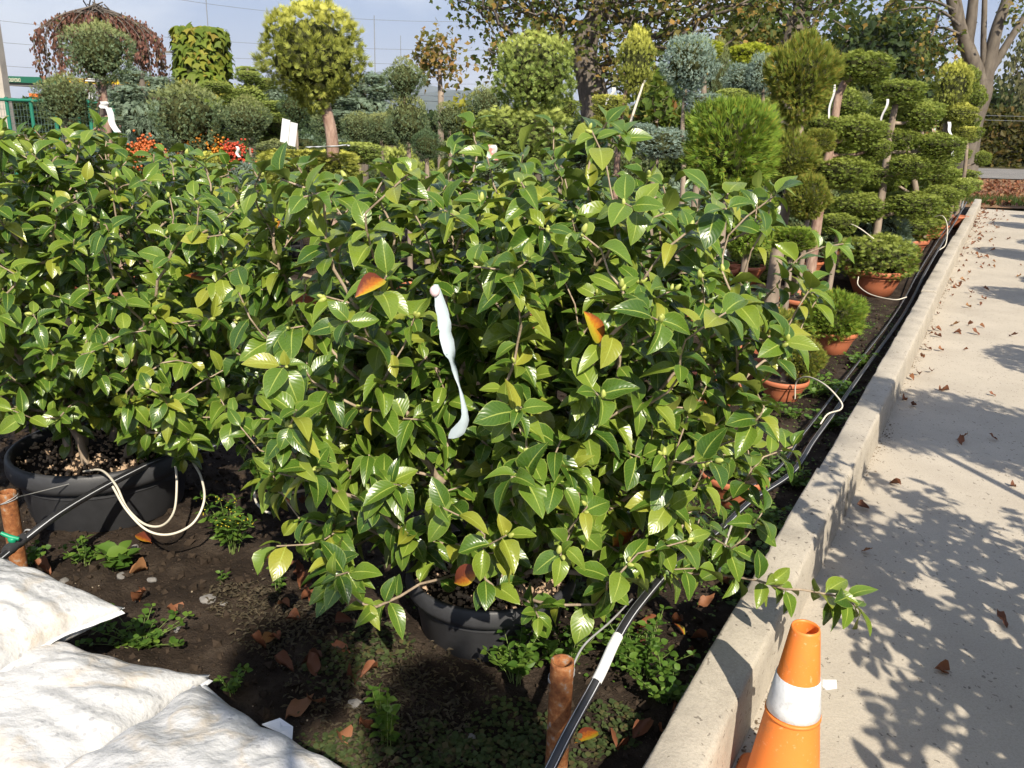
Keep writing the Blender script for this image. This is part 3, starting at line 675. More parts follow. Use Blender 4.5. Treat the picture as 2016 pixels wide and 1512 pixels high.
def foliage_mesh(name, mat, form='ball', n=1100, size=.17, spray='thuja', upb=.35, lump=.09, seed=1):
    r = np.random.default_rng(seed); q = unit(r.normal(size=(n, 3)))
    lp = 1 + lump * (np.sin(q[:, 0] * 5.1 + seed) * np.sin(q[:, 1] * 4.3 + 2 * seed) + np.sin(q[:, 2] * 6.2 + seed) * .7) + .05 * np.sin(q[:, 0] * 13 + seed) * np.sin(q[:, 1] * 12 + 1.7 * seed) * np.sin(q[:, 2] * 11) + r.normal(size=n) * .035
    P = shape_pt(q, form) * (lp * (.82 + .16 * r.random(n) ** .7))[:, None]
    D = unit(q * .5 + np.array([0, 0, upb * 1.5]) + r.normal(size=(n, 3)) * .55); N = unit(r.normal(size=(n, 3)) * .45 + q * .8 + SUN * .3)
    if spray == 'spiky': D = unit(q * .85 + np.array([0, 0, .5]) + r.normal(size=(n, 3)) * .32); N = unit(r.normal(size=(n, 3)) * .8 + q * .25 + SUN * .4)
    s = size * (.55 + .75 * r.random(n)); Rm = frames(D, N) * s[:, None, None]
    mb = MB(); mb.inst(SPRAY[spray], Rm, P - D * s[:, None] * .35)
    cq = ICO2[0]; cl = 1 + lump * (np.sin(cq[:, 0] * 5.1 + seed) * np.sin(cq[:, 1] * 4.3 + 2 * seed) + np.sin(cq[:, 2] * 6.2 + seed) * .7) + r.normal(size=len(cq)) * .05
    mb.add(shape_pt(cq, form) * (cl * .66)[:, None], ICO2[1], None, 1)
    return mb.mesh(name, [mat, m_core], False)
FM = {}
SP = dict(thuja=('spiky', .24), thujaw=('spiky', .22), gold=('thuja', .145), goldgreen=('thuja', .14), bluegreen=('juniper', .125), blue=('juniper', .14), cloud=('thuja', .145), lime=('thuja', .2), dark=('juniper', .125), feather=('feather', .34))
def fol(kind, form, var=0):
    k = (kind, form, var)
    if k not in FM:
        sp, s = SP[kind]; FM[k] = foliage_mesh('foliage_pad', C[kind], form, 3000 if kind in ('bluegreen', 'blue', 'dark') else (900 if kind == 'feather' else 3400 if kind in ('thuja', 'thujaw') else 2500), s, sp, .35 if kind != 'feather' else -.15, .10 if kind != 'feather' else .22, seed=3 + len(FM))
    return FM[k]
_nv = [0]
def pad(parent, c, rx, rz, kind, form, ry=None, name='foliage_pad'):
    _nv[0] += 1; o = obj(name, fol(kind, form, _nv[0] % 2), parent)
    o.location = c; o.scale = (rx, ry or rx, rz); o.rotation_euler = (0, 0, rng.random() * 6.28 if (ry is None) else 0); return o
def ptree(parent, pts, radii, mat, name='trunk'):
    mb = MB(); P = smooth_path(pts, 14); rr = np.interp(np.linspace(0, 1, 14), np.linspace(0, 1, len(radii)), radii)
    mb.tube(P, rr, 8); return obj(name, mb.mesh(name, mat), parent)
def topiary(label, kind, Y, pads, trunk, group=None, trad=.025, pot=None, bark=None, cat='topiary', name='topiary_tree', dY=None, bare=False):
    """pads in photo pixels (cx, cy, w, h, form); trunk: pixel points from top to base"""
    bark = bark or m_bark1
    bx = at(trunk[-1][0], trunk[-1][1], Y)[0]; root = tag(empty(name, (bx, Y, 0)), label, cat, group)
    zt = 0.0
    if pot: _, _, zt = make_pot(root, (bx, Y, 0), pot[0], pot[1], pot[2] if len(pot) > 2 else m_terra)
    tp = [np.array([bx, Y, zt - .02])] + [at(px, py, Y) for px, py in trunk[::-1]]
    if tp[1][2] < zt + .05: tp[1] = np.array([tp[1][0], Y, zt + .06])
    c0 = at(pads[0][0], pads[0][1], Y); tp.append(c0)
    trunk_o = ptree(root, tp, [trad * 1.3, trad, trad * .85, trad * .7], bark)
    TP = smooth_path(tp, 30)
    for i, pd in enumerate(pads):
        cx, cy, w, h = pd[:4]; form = pd[4] if len(pd) > 4 else 'ball'; dy = pd[5] if len(pd) > 5 else (0 if i == 0 else (rng.random() - .5) * .25)
        c = at(cx, cy, Y + dy); dist = np.linalg.norm(c - CAM) ; rx = w / 2 * (Y + dy) / FPX * 1.02; rz = h / 2 * (Y + dy) / FPX * (1.02 if form == 'pad' else 1.05)
        pad(root, c, rx, rz, kind, form)
        if i:
            lo = TP[TP[:, 2] < max(c[2] - .05, TP[0][2] + .08)]; s = lo[-1] if len(lo) else TP[1]
            m = (s + c) / 2 - np.array([0, 0, .03]); ptree(root, [s, m, c], [trad * .5, trad * .4, trad * .3], bark, 'branch')
    return root
def tag_strip(label, px, py, Y, L, w=.022, lean=(.0, .0), curl=.3, rotz=0., group='white plant tags on the trees', name='plant_tag', pat=None):
    p = at(px, py, Y); n = 12; t_ = np.linspace(0, 1, n); cx = p[0] + lean[0] * t_ ** 1.5 + .008 * np.sin(t_ * 7); cz = p[2] - L * t_; cy = p[1] - .01 + lean[1] * t_
    ang = rotz + curl * t_ * 2; off = np.stack([np.cos(ang) * w / 2, np.sin(ang) * w / 2, np.zeros(n)], -1); Cn = np.stack([cx, cy, cz], -1)
    A, B = Cn - off, Cn + off; nrm = np.stack([np.sin(ang), -np.cos(ang), np.zeros(n)], -1) * .0006
    G = np.stack([A + nrm, B + nrm, B - nrm, A - nrm, A + nrm], 1); mb = MB(); mb.grid(G[..., 0], G[..., 1], G[..., 2])
    return tag(obj(name, mb.mesh(name, pat or m_white)), label, 'tag', group)

G1 = 'clipped trees in the bed'
POT = (.20, .20)
topiary('large golden cypress standard ball on a thick reddish trunk above the camellias', 'gold', 5.5, [(615, 113, 192, 186, 'drop'), (612, 335, 200, 84, 'pad')], [(642, 215), (655, 290), (655, 420)], trad=.042, bark=m_redbark, pot=POT)
topiary('blue green clipped ball on a pink trunk in front of the weeping purple tree', 'bluegreen', 7.0, [(195, 104, 126, 118, 'drop')], [(203, 165), (212, 250)], trad=.024, bark=m_redbark, pot=POT)
topiary('clipped blue green globe by the green fence post, lower than the pink trunked ball', 'bluegreen', 7.6, [(130, 196, 102, 94, 'ball')], [(132, 260)], pot=POT)
topiary('grey blue rounded cypress bush above the orange berries', 'bluegreen', 6.8, [(367, 232, 138, 136, 'drop')], [(358, 300)], pot=POT)
topiary('small blue green ball on a very thin stem beside the red berries', 'bluegreen', 7.2, [(487, 236, 90, 84, 'drop')], [(495, 320)], trad=.012, pot=(.15, .16))
topiary('small dark conifer ball on a thin stem under the big golden ball', 'dark', 7.0, [(583, 212, 68, 72, 'drop')], [(586, 300)], trad=.012, pot=(.15, .16))
topiary('two tiered blue green topiary with one ball above another', 'bluegreen', 7.5, [(795, 159, 80, 77, 'drop'), (803, 243, 86, 92, 'ball', 0)], [(797, 200), (806, 330)], trad=.02, pot=POT)
topiary('clipped blue green ball on a stem beside the autumn sapling', 'bluegreen', 8.0, [(957, 208, 78, 72, 'ball')], [(960, 270)], trad=.016, pot=POT)
topiary('broad gold and green ball over a wide clipped skirt below the big brown leaved tree', 'goldgreen', 6.0, [(1055, 147, 148, 142, 'ball'), (1030, 264, 178, 112, 'pad', 0)], [(1043, 218), (1040, 330)], trad=.035, pot=POT)
topiary('small green topiary with two flat tufts beside the white bag', 'cloud', 7.5, [(1113, 214, 54, 44, 'pad'), (1075, 214, 38, 26, 'pad')], [(1108, 250)], trad=.018, pot=POT)
topiary('golden pointed egg topiary on a pink trunk beside a bamboo stake', 'gold', 7.0, [(1252, 122, 68, 110, 'column'), (1200, 208, 68, 44, 'pad')], [(1232, 185), (1220, 250)], trad=.022, bark=m_redbark, pot=POT)
topiary('silvery blue juniper ball on a slim stem with blue tufts below', 'blue', 6.2, [(1357, 131, 108, 110, 'drop'), (1300, 283, 124, 64, 'pad'), (1388, 206, 84, 46, 'pad'), (1262, 262, 60, 40, 'pad')], [(1347, 200), (1343, 275), (1345, 360)], trad=.018, pot=POT)
topiary('grey blue mop headed juniper standing behind the thuja balls', 'blue', 9.0, [(1460, 160, 74, 60, 'drop')], [(1462, 250)], trad=.02, pot=POT)
topiary('lime yellow conifer tuft rising behind the mop headed juniper', 'lime', 11.0, [(1480, 113, 76, 54, 'pad')], [(1482, 200)], trad=.03, pot=POT)
topiary('lime tipped conifer behind the silvery blue ball', 'lime', 8.2, [(1372, 98, 84, 46, 'pad')], [(1385, 200)], trad=.03, pot=POT)
topiary('narrow grey green conifer column beside the silvery blue ball', 'bluegreen', 9.5, [(1412, 150, 48, 120, 'column')], [(1414, 230)], pot=POT)
topiary('low gold tipped tuft between the blue junipers', 'goldgreen', 8.6, [(1442, 192, 64, 34, 'pad')], [(1444, 240)], pot=POT)
topiary('blue juniper tuft against the tall thuja ball', 'blue', 8.8, [(1500, 148, 56, 72, 'ball')], [(1500, 240)], trad=.02, pot=POT)
topiary('fresh green thuja globe with golden tips rising over the camellia', 'thuja', 4.6, [(1440, 288, 170, 168, 'ball')], [(1424, 390), (1415, 500)], trad=.03, pot=POT)
topiary('egg shaped green thuja low behind the camellia twigs', 'thuja', 5.3, [(1468, 436, 104, 130, 'ball')], [(1468, 500)], pot=POT)
topiary('bronze green thuja with a tall top ball and small balls on a thick grey trunk', 'thujaw', 6.4, [(1578, 152, 128, 154, 'drop'), (1555, 312, 98, 94, 'ball'), (1592, 388, 80, 78, 'ball', -.2), (1530, 268, 54, 46, 'pad', .3), (1614, 278, 54, 48, 'pad', .3)], [(1573, 245), (1566, 300), (1552, 390), (1538, 440)], trad=.045, pot=(.27, .22))
topiary('cloud pruned cypress with a broad flat top on a leaning peeling trunk', 'cloud', 7.2, [(1697, 132, 112, 62, 'pad'), (1620, 250, 74, 48, 'pad'), (1688, 258, 102, 64, 'pad'), (1650, 338, 118, 66, 'pad'), (1722, 292, 62, 44, 'pad')], [(1655, 175), (1640, 260), (1625, 340), (1608, 440)], trad=.04, bark=m_redbark, pot=(.27, .2))
topiary('cloud pruned cypress with many tiers and a small flat cap on a forked trunk', 'cloud', 8.9, [(1770, 181, 94, 50, 'pad'), (1812, 229, 80, 50, 'pad'), (1767, 276, 76, 52, 'pad'), (1848, 287, 88, 52, 'pad'), (1722, 347, 78, 46, 'pad'), (1690, 407, 114, 54, 'pad'), (1795, 402, 110, 54, 'pad'), (1792, 328, 84, 48, 'pad')], [(1757, 235), (1745, 320), (1726, 455)], trad=.04, pot=(.27, .2))
topiary('wide rounded cypress bush filling a terracotta bowl by the kerb', 'cloud', 8.45, [(1729, 507, 148, 92, 'ball')], [(1722, 545)], trad=.03, pot=(.29, .26), name='potted_cypress', cat='shrub')
topiary('small round thuja in a terracotta bowl next to the bed weeds', 'thuja', 6.1, [(1640, 622, 116, 100, 'ball')], [(1640, 670)], trad=.02, pot=(.165, .17), name='potted_thuja', cat='shrub')
topiary('dwarf bronze thuja with two lumpy balls in the terracotta bowl under the white drip tube', 'thujaw', 4.92, [(1532, 655, 92, 88, 'ball'), (1580, 705, 82, 84, 'ball', -.05)], [(1530, 720), (1540, 765)], trad=.02, pot=(.15, .145), name='potted_thuja', cat='shrub')
topiary('low green thuja tucked behind the camellia in a terracotta bowl near the black pipe', 'thuja', 3.45, [(1445, 905, 84, 70, 'ball')], [(1447, 930)], trad=.012, pot=(.15, .14), name='potted_thuja', cat='shrub')
# rows going back along the kerb
ROW = [(10.5, 'cloud', 'with tiers touching the wide rounded bush'), (12.3, 'cloud', 'third from the kerb end'), (14.2, 'goldgreen', 'second from the kerb end, gold tipped'), (16.2, 'cloud', 'nearest the kerb end')]
for i, (Y, kd, wh) in enumerate(ROW):
    s = Y / KD[1] + .1; b = kp(s, .62)
    root = tag(empty('topiary_tree', tuple(b)), 'tiered cypress in terracotta bowl along the kerb, ' + wh, 'topiary')
    make_pot(root, tuple(b), .28, .27, m_terra)
    top = b + np.array([-.25, 0, 1.75 + .1 * i]); ptree(root, [b + [0, 0, .2], b + [.04, 0, .8], b + [-.14, .02, 1.3], top], [.05, .04, .03, .02], m_bark1)
    pad(root, b + [0, 0, .42], .40, .17, kd, 'pad')
    for dx, dz, rx, rz in [(-.45, .62, .28, .13), (.30, .78, .27, .14), (-.30, 1.02, .25, .13), (.16, 1.2, .25, .14), (-.42, 1.42, .22, .13)]:
        dx += rng.normal() * .06; c = b + [dx, rng.normal() * .12, dz + rng.normal() * .04]; pad(root, c, rx, rz, kd, 'pad')
        ptree(root, [b + [0, 0, dz - .22], (b + [0, 0, dz - .2] + c) / 2, c], [.018, .015, .012], m_bark1, 'branch')
    pad(root, top, .30, .14, kd, 'pad')
topiary('tall golden dome topped cypress column by the big bare trunk', 'gold', 13.2, [(1876, 176, 66, 98, 'column'), (1890, 224, 62, 42, 'pad'), (1893, 262, 50, 30, 'pad')], [(1862, 240), (1860, 340)], trad=.04, pot=POT)
topiary('green tiered cypress against the big bare trunk', 'cloud', 14.8, [(1902, 155, 48, 46, 'ball'), (1918, 193, 44, 44, 'ball'), (1900, 240, 56, 36, 'pad'), (1912, 262, 40, 34, 'pad'), (1935, 312, 30, 28, 'ball')], [(1905, 225), (1900, 330)], trad=.03, pot=POT)
for i, (Y, w0, kd, wh) in enumerate([(9.8, 1.55, 'cloud', 'behind the leaning peeling trunk'), (11.4, 2.1, 'goldgreen', 'gold tipped, behind the flat capped cypress'), (12.9, 1.6, 'cloud', 'in the middle of the inner row'), (14.8, 1.9, 'thuja', 'bright green, toward the far end of the inner row'), (10.6, 2.9, 'thuja', 'fresh green, behind the tall thuja ball'), (8.6, 2.3, 'cloud', 'between the thick grey trunk and the leaning trunk')]):
    b = kp(Y / KD[1] + .1, w0); root = tag(empty('topiary_tree', tuple(b)), 'tiered conifer of the inner row, ' + wh, 'topiary'); make_pot(root, tuple(b), .26, .24, m_terra)
    top = b + np.array([.08, 0, 1.62 + .25 * rng.random()]); ptree(root, [b + [0, 0, .2], b + [-.05, 0, .8], b + [.08, .02, 1.2], top], [.045, .036, .03, .02], m_bark1)
    for k in range(8):
        z = .35 + 1.2 * (k + .4 * rng.random()) / 8; a = k * 2.4 + rng.random(); c = b + [.30 * math.cos(a), .22 * math.sin(a), z]; r_ = .20 + .09 * rng.random(); pad(root, c, r_, r_ * (.55 + .3 * rng.random()), kd, ('pad', 'ball')[k % 2]); ptree(root, [b + [0, 0, max(.2, z - .2)], (b + [0, 0, z - .12] + c) / 2, c], [.018, .015, .012], m_bark1, 'branch')
    pad(root, top, .27, .2, kd, 'ball')
# second row behind: lower fillers seen between the trees
for j, (cx, cy, w, h, Y, kd, form, lab) in enumerate([
    (705, 252, 68, 62, 8.5, 'bluegreen', 'ball', 'rounded blue green shrub touching its twin behind the camellias'), (750, 252, 64, 56, 8.6, 'bluegreen', 'ball', 'rounded blue green shrub touching its twin behind the camellias'),
    (650, 246, 70, 60, 9.4, 'bluegreen', 'ball', 'soft green rounded shrub right behind the red trunk'), (885, 234, 62, 60, 8.4, 'bluegreen', 'ball', 'small blue green clipped dome beside the yellow leaved bush'),
    (700, 300, 110, 44, 6.6, 'goldgreen', 'pad', 'low golden flat topped shrub right of the big golden tree'), (840, 285, 60, 60, 7.2, 'dark', 'ball', 'dark shaded conifer ball under the two tiered topiary'),
    (540, 300, 90, 50, 7.9, 'bluegreen', 'ball', 'low blue green shrub behind the white folded label'), (410, 332, 76, 62, 6.2, 'gold', 'ball', 'small golden globe in front of the orange berries'),
    (480, 345, 60, 50, 6.0, 'blue', 'ball', 'little blue juniper ball beside the red berries'), (530, 245, 90, 80, 10.5, 'cloud', 'ball', 'loose green conifer behind the thin stemmed balls'),
    (915, 280, 70, 50, 9.0, 'goldgreen', 'ball', 'pale gold conifer behind the camellia tips'), (1300, 205, 74, 110, 8.5, 'thuja', 'column', 'upright green thuja behind the bamboo stake'),
    (1180, 255, 60, 50, 9.2, 'thujaw', 'ball', 'reddish brown low shrub under the golden egg tree'), (1690, 205, 52, 44, 12.0, 'bluegreen', 'ball', 'grey green dome far behind the leaning trunk'),
    (1745, 215, 60, 44, 11.5, 'cloud', 'ball', 'green dome behind the flat capped cypress'), (1600, 340, 60, 40, 8.0, 'cloud', 'pad', 'green tuft behind the leaning trunk'),
    (1560, 470, 90, 50, 5.9, 'thuja', 'pad', 'low dark thuja mat at the foot of the thick grey trunk'), (1650, 440, 80, 44, 8.2, 'cloud', 'pad', 'low green tuft below the cloud pruned tiers'),
    (1840, 345, 90, 46, 12.0, 'cloud', 'pad', 'spreading green tier in the back of the kerb row'), (1880, 370, 70, 40, 14.0, 'goldgreen', 'pad', 'gold tipped low tier toward the kerb end'),
    (200, 300, 120, 60, 8.8, 'cloud', 'ball', 'low green conifer behind the dense camellia'), (60, 300, 100, 50, 9.5, 'thujaw', 'ball', 'tan grassy looking low shrub near the green fence'),
    (1140, 300, 90, 60, 7.6, 'dark', 'ball', 'dark conifer ball behind the top camellia shoots'), (960, 320, 120, 60, 8.0, 'bluegreen', 'ball', 'low grey green conifer hidden behind the camellia top'),
    (1410, 210, 60, 40, 10.2, 'dark', 'ball', 'dark small conifer behind the silvery tufts'), (620, 170, 0, 0, 9, '', '', '')]):
    if w == 0: continue
    c = at(cx, cy, Y); root = tag(empty('clipped_conifer', (c[0], Y, 0)), lab, 'shrub', 'rounded shrubs behind' if 'twin' in lab else None)
    rx = w / 2 * Y / FPX; rz = h / 2 * Y / FPX; ptree(root, [np.array([c[0], Y, -.03]), (np.array([c[0] + .02, Y, 0]) + c) / 2, c], [.03, .025, .015], m_bark1)
    pad(root, c, rx, rz, kd, form)

# back rows of the nursery: small conifers standing close together
rng = np.random.default_rng(31)
kinds = ['bluegreen', 'cloud', 'goldgreen', 'dark', 'bluegreen', 'thuja', 'blue', 'feather']
for row, (Y, zlo, zhi, step) in enumerate([(9.3, .75, 1.15, .62), (11.2, .85, 1.4, .7), (13.5, .9, 1.45, .85)]):
    x = at(230, 230, Y)[0] + .2 * row
    while x < kp(Y / KD[1], .9)[0]:
        kd = kinds[int(rng.integers(0, len(kinds)))]; hh = zlo + (zhi - zlo) * rng.random(); rx = .27 + .14 * rng.random(); form = ('ball', 'column', 'drop')[int(rng.integers(0, 3))]; y_ = Y + rng.normal() * .2
        root = tag(empty('nursery_conifer', (x, y_, 0)), 'small ' + dict(bluegreen='blue green', cloud='olive green', goldgreen='gold green', dark='dark green', thuja='fresh green', blue='silver blue', feather='feathery grey')[kd] + ' ' + dict(ball='ball', column='column', drop='teardrop')[form] + ' shaped conifer crowded into the back rows', 'conifer', 'conifers in the back rows, ' + kd + ' ' + form)
        make_pot(root, (x, y_, 0), .16, .17, m_terra if rng.random() < .6 else m_blackpot); ptree(root, [np.array([x, y_, .1]), np.array([x + .02, y_, hh * .5]), np.array([x, y_, hh * .9])], [.022, .02, .012], m_bark1)
        rz = (hh - .22) / 2 if form == 'column' else rx * .95; pad(root, np.array([x, y_, hh - rz]), rx, rz, kd, form)
        if form != 'column' and hh > .8: pad(root, np.array([x + rng.normal() * .08, y_ - .05, hh - 2.1 * rz - .02]), rx * 1.05, rx * .6, kd, 'pad')
        x += step * (.8 + .4 * rng.random())
# tags and ribbons
tag_strip('white tag strip sticking out from the pink trunked ball', 190, 155, 6.9, .02, .12, (-.02, 0), .1, .3)
tag_strip('white paper band wrapped round the pink trunk', 205, 200, 6.93, .05, .06, group=None)
tag_strip('long white tape hanging beside the pink trunk by the green fence', 214, 212, 6.9, .18, .05, (.05, 0), .1)
tag_strip('thin white tape by the red berry bush', 467, 288, 6.0, .07, .02, (.01, 0))
tag_strip('white tape beside the leaning peeling trunk', 1642, 165, 7.05, .26, .018, (-.01, 0), .2)
tag_strip('white tape under the flat capped cypress', 1747, 195, 8.7, .23, .025, (-.04, 0), .3)
tag_strip('long white tape low on the thick grey trunk', 1532, 405, 6.2, .22, .03, (-.09, -.05), .4)
tag_strip('white tape in the gold topped column', 1868, 240, 12.8, .18, .05, (.06, 0), .2)
tag_strip('white tape hanging below the gold topped column', 1878, 270, 12.7, .28, .04, (.03, 0), .1)
tag_strip('white tag card on the silvery blue trunk foot', 1425, 488, 6.0, .06, .06, group=None)
tag_strip('white tape by the bamboo stake', 1208, 172, 6.9, .13, .03, (-.05, 0), .2)
tag_strip('white bag corner behind the top camellia shoots', 1108, 240, 7.3, .1, .06, group=None)
t = NT('printed_tag'); cpr = t.ramp(t.noise(12, 2), [(.4, (.75, .75, .72)), (.5, (.60, .20, .18)), (.6, (.25, .45, .22)), (.7, (.78, .78, .76))]); m_print = t.finish(t.pbsdf(cpr, .4, .4))
tag_strip('folded printed plant tag in the cypress row', 1842, 233, 11.0, .16, .06, pat=m_print, group=None)
tag_strip('printed pink and green plant tag behind the camellia top', 965, 285, 5.4, .09, .07, (.02, 0), pat=m_print, group=None)
# folded white label hanging above the camellia
p = at(566, 256, 5.2); mb = MB(); _s = .022 / .14
for _x0, _x1, _y0, _y1, _dz in ((-.036, .008, -.004, .003, 0), (.0085, .046, .0035, .022, -.008)):
    _c = [[p[0] + xx + zz * _s, p[1] + yy, p[2] + zz - .25 * (xx + .036) + _dz] for zz in (-.066, .066) for xx, yy in ((_x0, _y0), (_x1, _y1), (_x1, _y1 + .002), (_x0, _y0 + .002))]
    mb.add(_c, [[3, 2, 1, 0], [4, 5, 6, 7], [0, 1, 5, 4], [1, 2, 6, 5], [2, 3, 7, 6], [3, 0, 4, 7]])
o = obj('folded_label', mb.mesh('folded_label', m_white, False)); tag(o, 'white folded card label hanging from the small dark conifer', 'label')
# white bag sheet under the golden tree
X, Y_ = np.meshgrid(np.linspace(-.16, .14, 12), np.linspace(-.08, .08, 8), indexing='ij'); c = at(640, 288, 5.3)
mb = MB(); mb.grid(c[0] + X, c[1] + Y_, c[2] + .02 * fbm(X * 14, Y_ * 14, 3) + .06 * X); tag(obj('white_film', mb.mesh('white_film', m_white)), 'crumpled white film lying on the golden skirt at the red trunk', 'film')
# bamboo stake and hanging ribbon in the camellia
mb = MB(); mb.tube([at(1236, 262, 6.9), at(1246, 225, 6.9), at(1271, 150, 6.95)], [.012, .011, .009], 6); tag(obj('bamboo_stake', mb.mesh('bamboo_stake', m_wtube)), 'thin pale bamboo stake leaning beside the golden egg tree', 'stake')
def ribbon():
    P = smooth_path([at(858, 560, 1.80), at(872, 620, 1.77), at(878, 660, 1.75), at(888, 705, 1.73), at(898, 740, 1.72), at(910, 785, 1.70), at(914, 825, 1.69), at(893, 862, 1.69)], 40); n = len(P)
    w = np.interp(np.linspace(0, 1, n), [0, .1, .35, .55, .65, .8, .95, 1], [.010, .026, .029, .014, .006, .013, .030, .024]); a = np.interp(np.linspace(0, 1, n), [0, .3, .5, .7, 1], [.1, .3, 1.2, .6, -.2])
    _rr = np.random.default_rng(2); w = w * (1 + .16 * np.sin(np.arange(n) * 1.7) * _rr.random(n)); a = a + .18 * np.sin(np.arange(n) * .8)
    off = np.stack([np.cos(a) * w / 2, np.sin(a) * w / 2, .12 * w * np.sin(np.arange(n))], -1); nr = np.stack([np.sin(a), -np.cos(a), 0 * a], -1) * .0006
    A, B = P - off, P + off; G = np.stack([A + nr, P + nr * 1 + [0, -.004, 0], B + nr, B - nr, A - nr, A + nr], 1); mb = MB(); mb.grid(G[..., 0], G[..., 1], G[..., 2])
    root = tag(empty('ribbon_tag', tuple(P[0])), 'long twisted pale blue white ribbon tag hanging in the middle of the camellia', 'tag')
    t = NT('pale_ribbon_film'); m = t.leafy((.52, .60, .63), (.5, .6, .62), .35, .35, .4)
    obj('ribbon', mb.mesh('ribbon', m), root)
    mb = MB(); mb.add(ICO1[0] * np.array([.011, .009, .013]) + P[1] + np.array([-.004, -.012, 0]), ICO1[1]); obj('knot', mb.mesh('knot', M_plain('pink_white_knot', (.70, .50, .52), .5, .3, .35, 60)), root)
ribbon()

# ================================================================== FOREGROUND OBJECTS
# ---- traffic cone
cx, cy = .692, 1.703
cone = tag(empty('traffic_cone', (cx, cy, 0)), 'orange traffic cone with a white band standing against the kerb', 'traffic cone')
cr = lambda z: .0325 + (.5 - z) * .126
mb = MB(); mb.lathe([(cr(.02) + .004, .018), (cr(.06), .06), (cr(.25), .25), (cr(.4), .4), (cr(.495), .495), (cr(.5) - .001, .501), (cr(.5) - .0045, .501), (cr(.5) - .005, .495), (cr(.3) - .005, .3), (cr(.03) - .005, .03)], 56, (cx, cy, 0)); obj('cone_body', mb.mesh('cone_body', m_orange), cone)
mb = MB(); zb = [.277, .278, .30, .33, .371, .372]; mb.lathe([(cr(z) + (.0006 if i in (0, 5) else .0022), z) for i, z in enumerate(zb)], 56, (cx, cy, 0)); obj('reflective_band', mb.mesh('reflective_band', m_band), cone)
mb = MB(); mb.lathe([(cr(.266) + .0005, .266), (cr(.266) + .003, .2665), (cr(.27) + .003, .273), (cr(.274) + .0005, .2735)], 56, (cx, cy, 0)); obj('groove_ring', mb.mesh('groove_ring', m_orange), cone)
mb = MB(); 
def rrect(w, z, n=6, rr=.03):
    o_ = []
    for qx, qy, a0 in ((1, 1, 0), (-1, 1, 90), (-1, -1, 180), (1, -1, 270)):
        for k in range(n + 1): a = R_(a0 + 90 * k / n); o_.append((qx * (w - rr) + rr * math.cos(a), qy * (w - rr) + rr * math.sin(a), z))
    return np.array(o_)
L0, L1, L2 = rrect(.122, .0), rrect(.122, .014), rrect(.116, .02); k = len(L0); ca, sa = math.cos(-KA), math.sin(-KA)
V = np.concatenate([L0, L1, L2]) @ np.array([[ca, sa, 0], [-sa, ca, 0], [0, 0, 1]]) + [cx, cy, .001]
mb.add(V, [[j * k + i, j * k + (i + 1) % k, (j + 1) * k + (i + 1) % k, (j + 1) * k + i] for j in range(2) for i in range(k)]); mb.add(V[2 * k:], [list(range(k))]); obj('base_plate', mb.mesh('base_plate', m_orange, False), cone)
a = R_(-8); q = np.array([cx + (cr(.34) + .003) * math.cos(a), cy + (cr(.36) + .003) * math.sin(a), .365])
mb = MB(); mb.add([q, q + [.03, -.004, .004], q + [.034, -.006, -.018], q + [.012, -.003, -.026], q + [.002, 0, -.018]], [[0, 1, 2, 3, 4]]); mb.add([q + [0, .0008, 0], q + [.03, -.0032, .004], q + [.034, -.0052, -.018], q + [.012, -.0022, -.026], q + [.002, .0008, -.018]], [[4, 3, 2, 1, 0]])
obj('loose_tape_end', mb.mesh('loose_tape_end', m_band, False), cone)

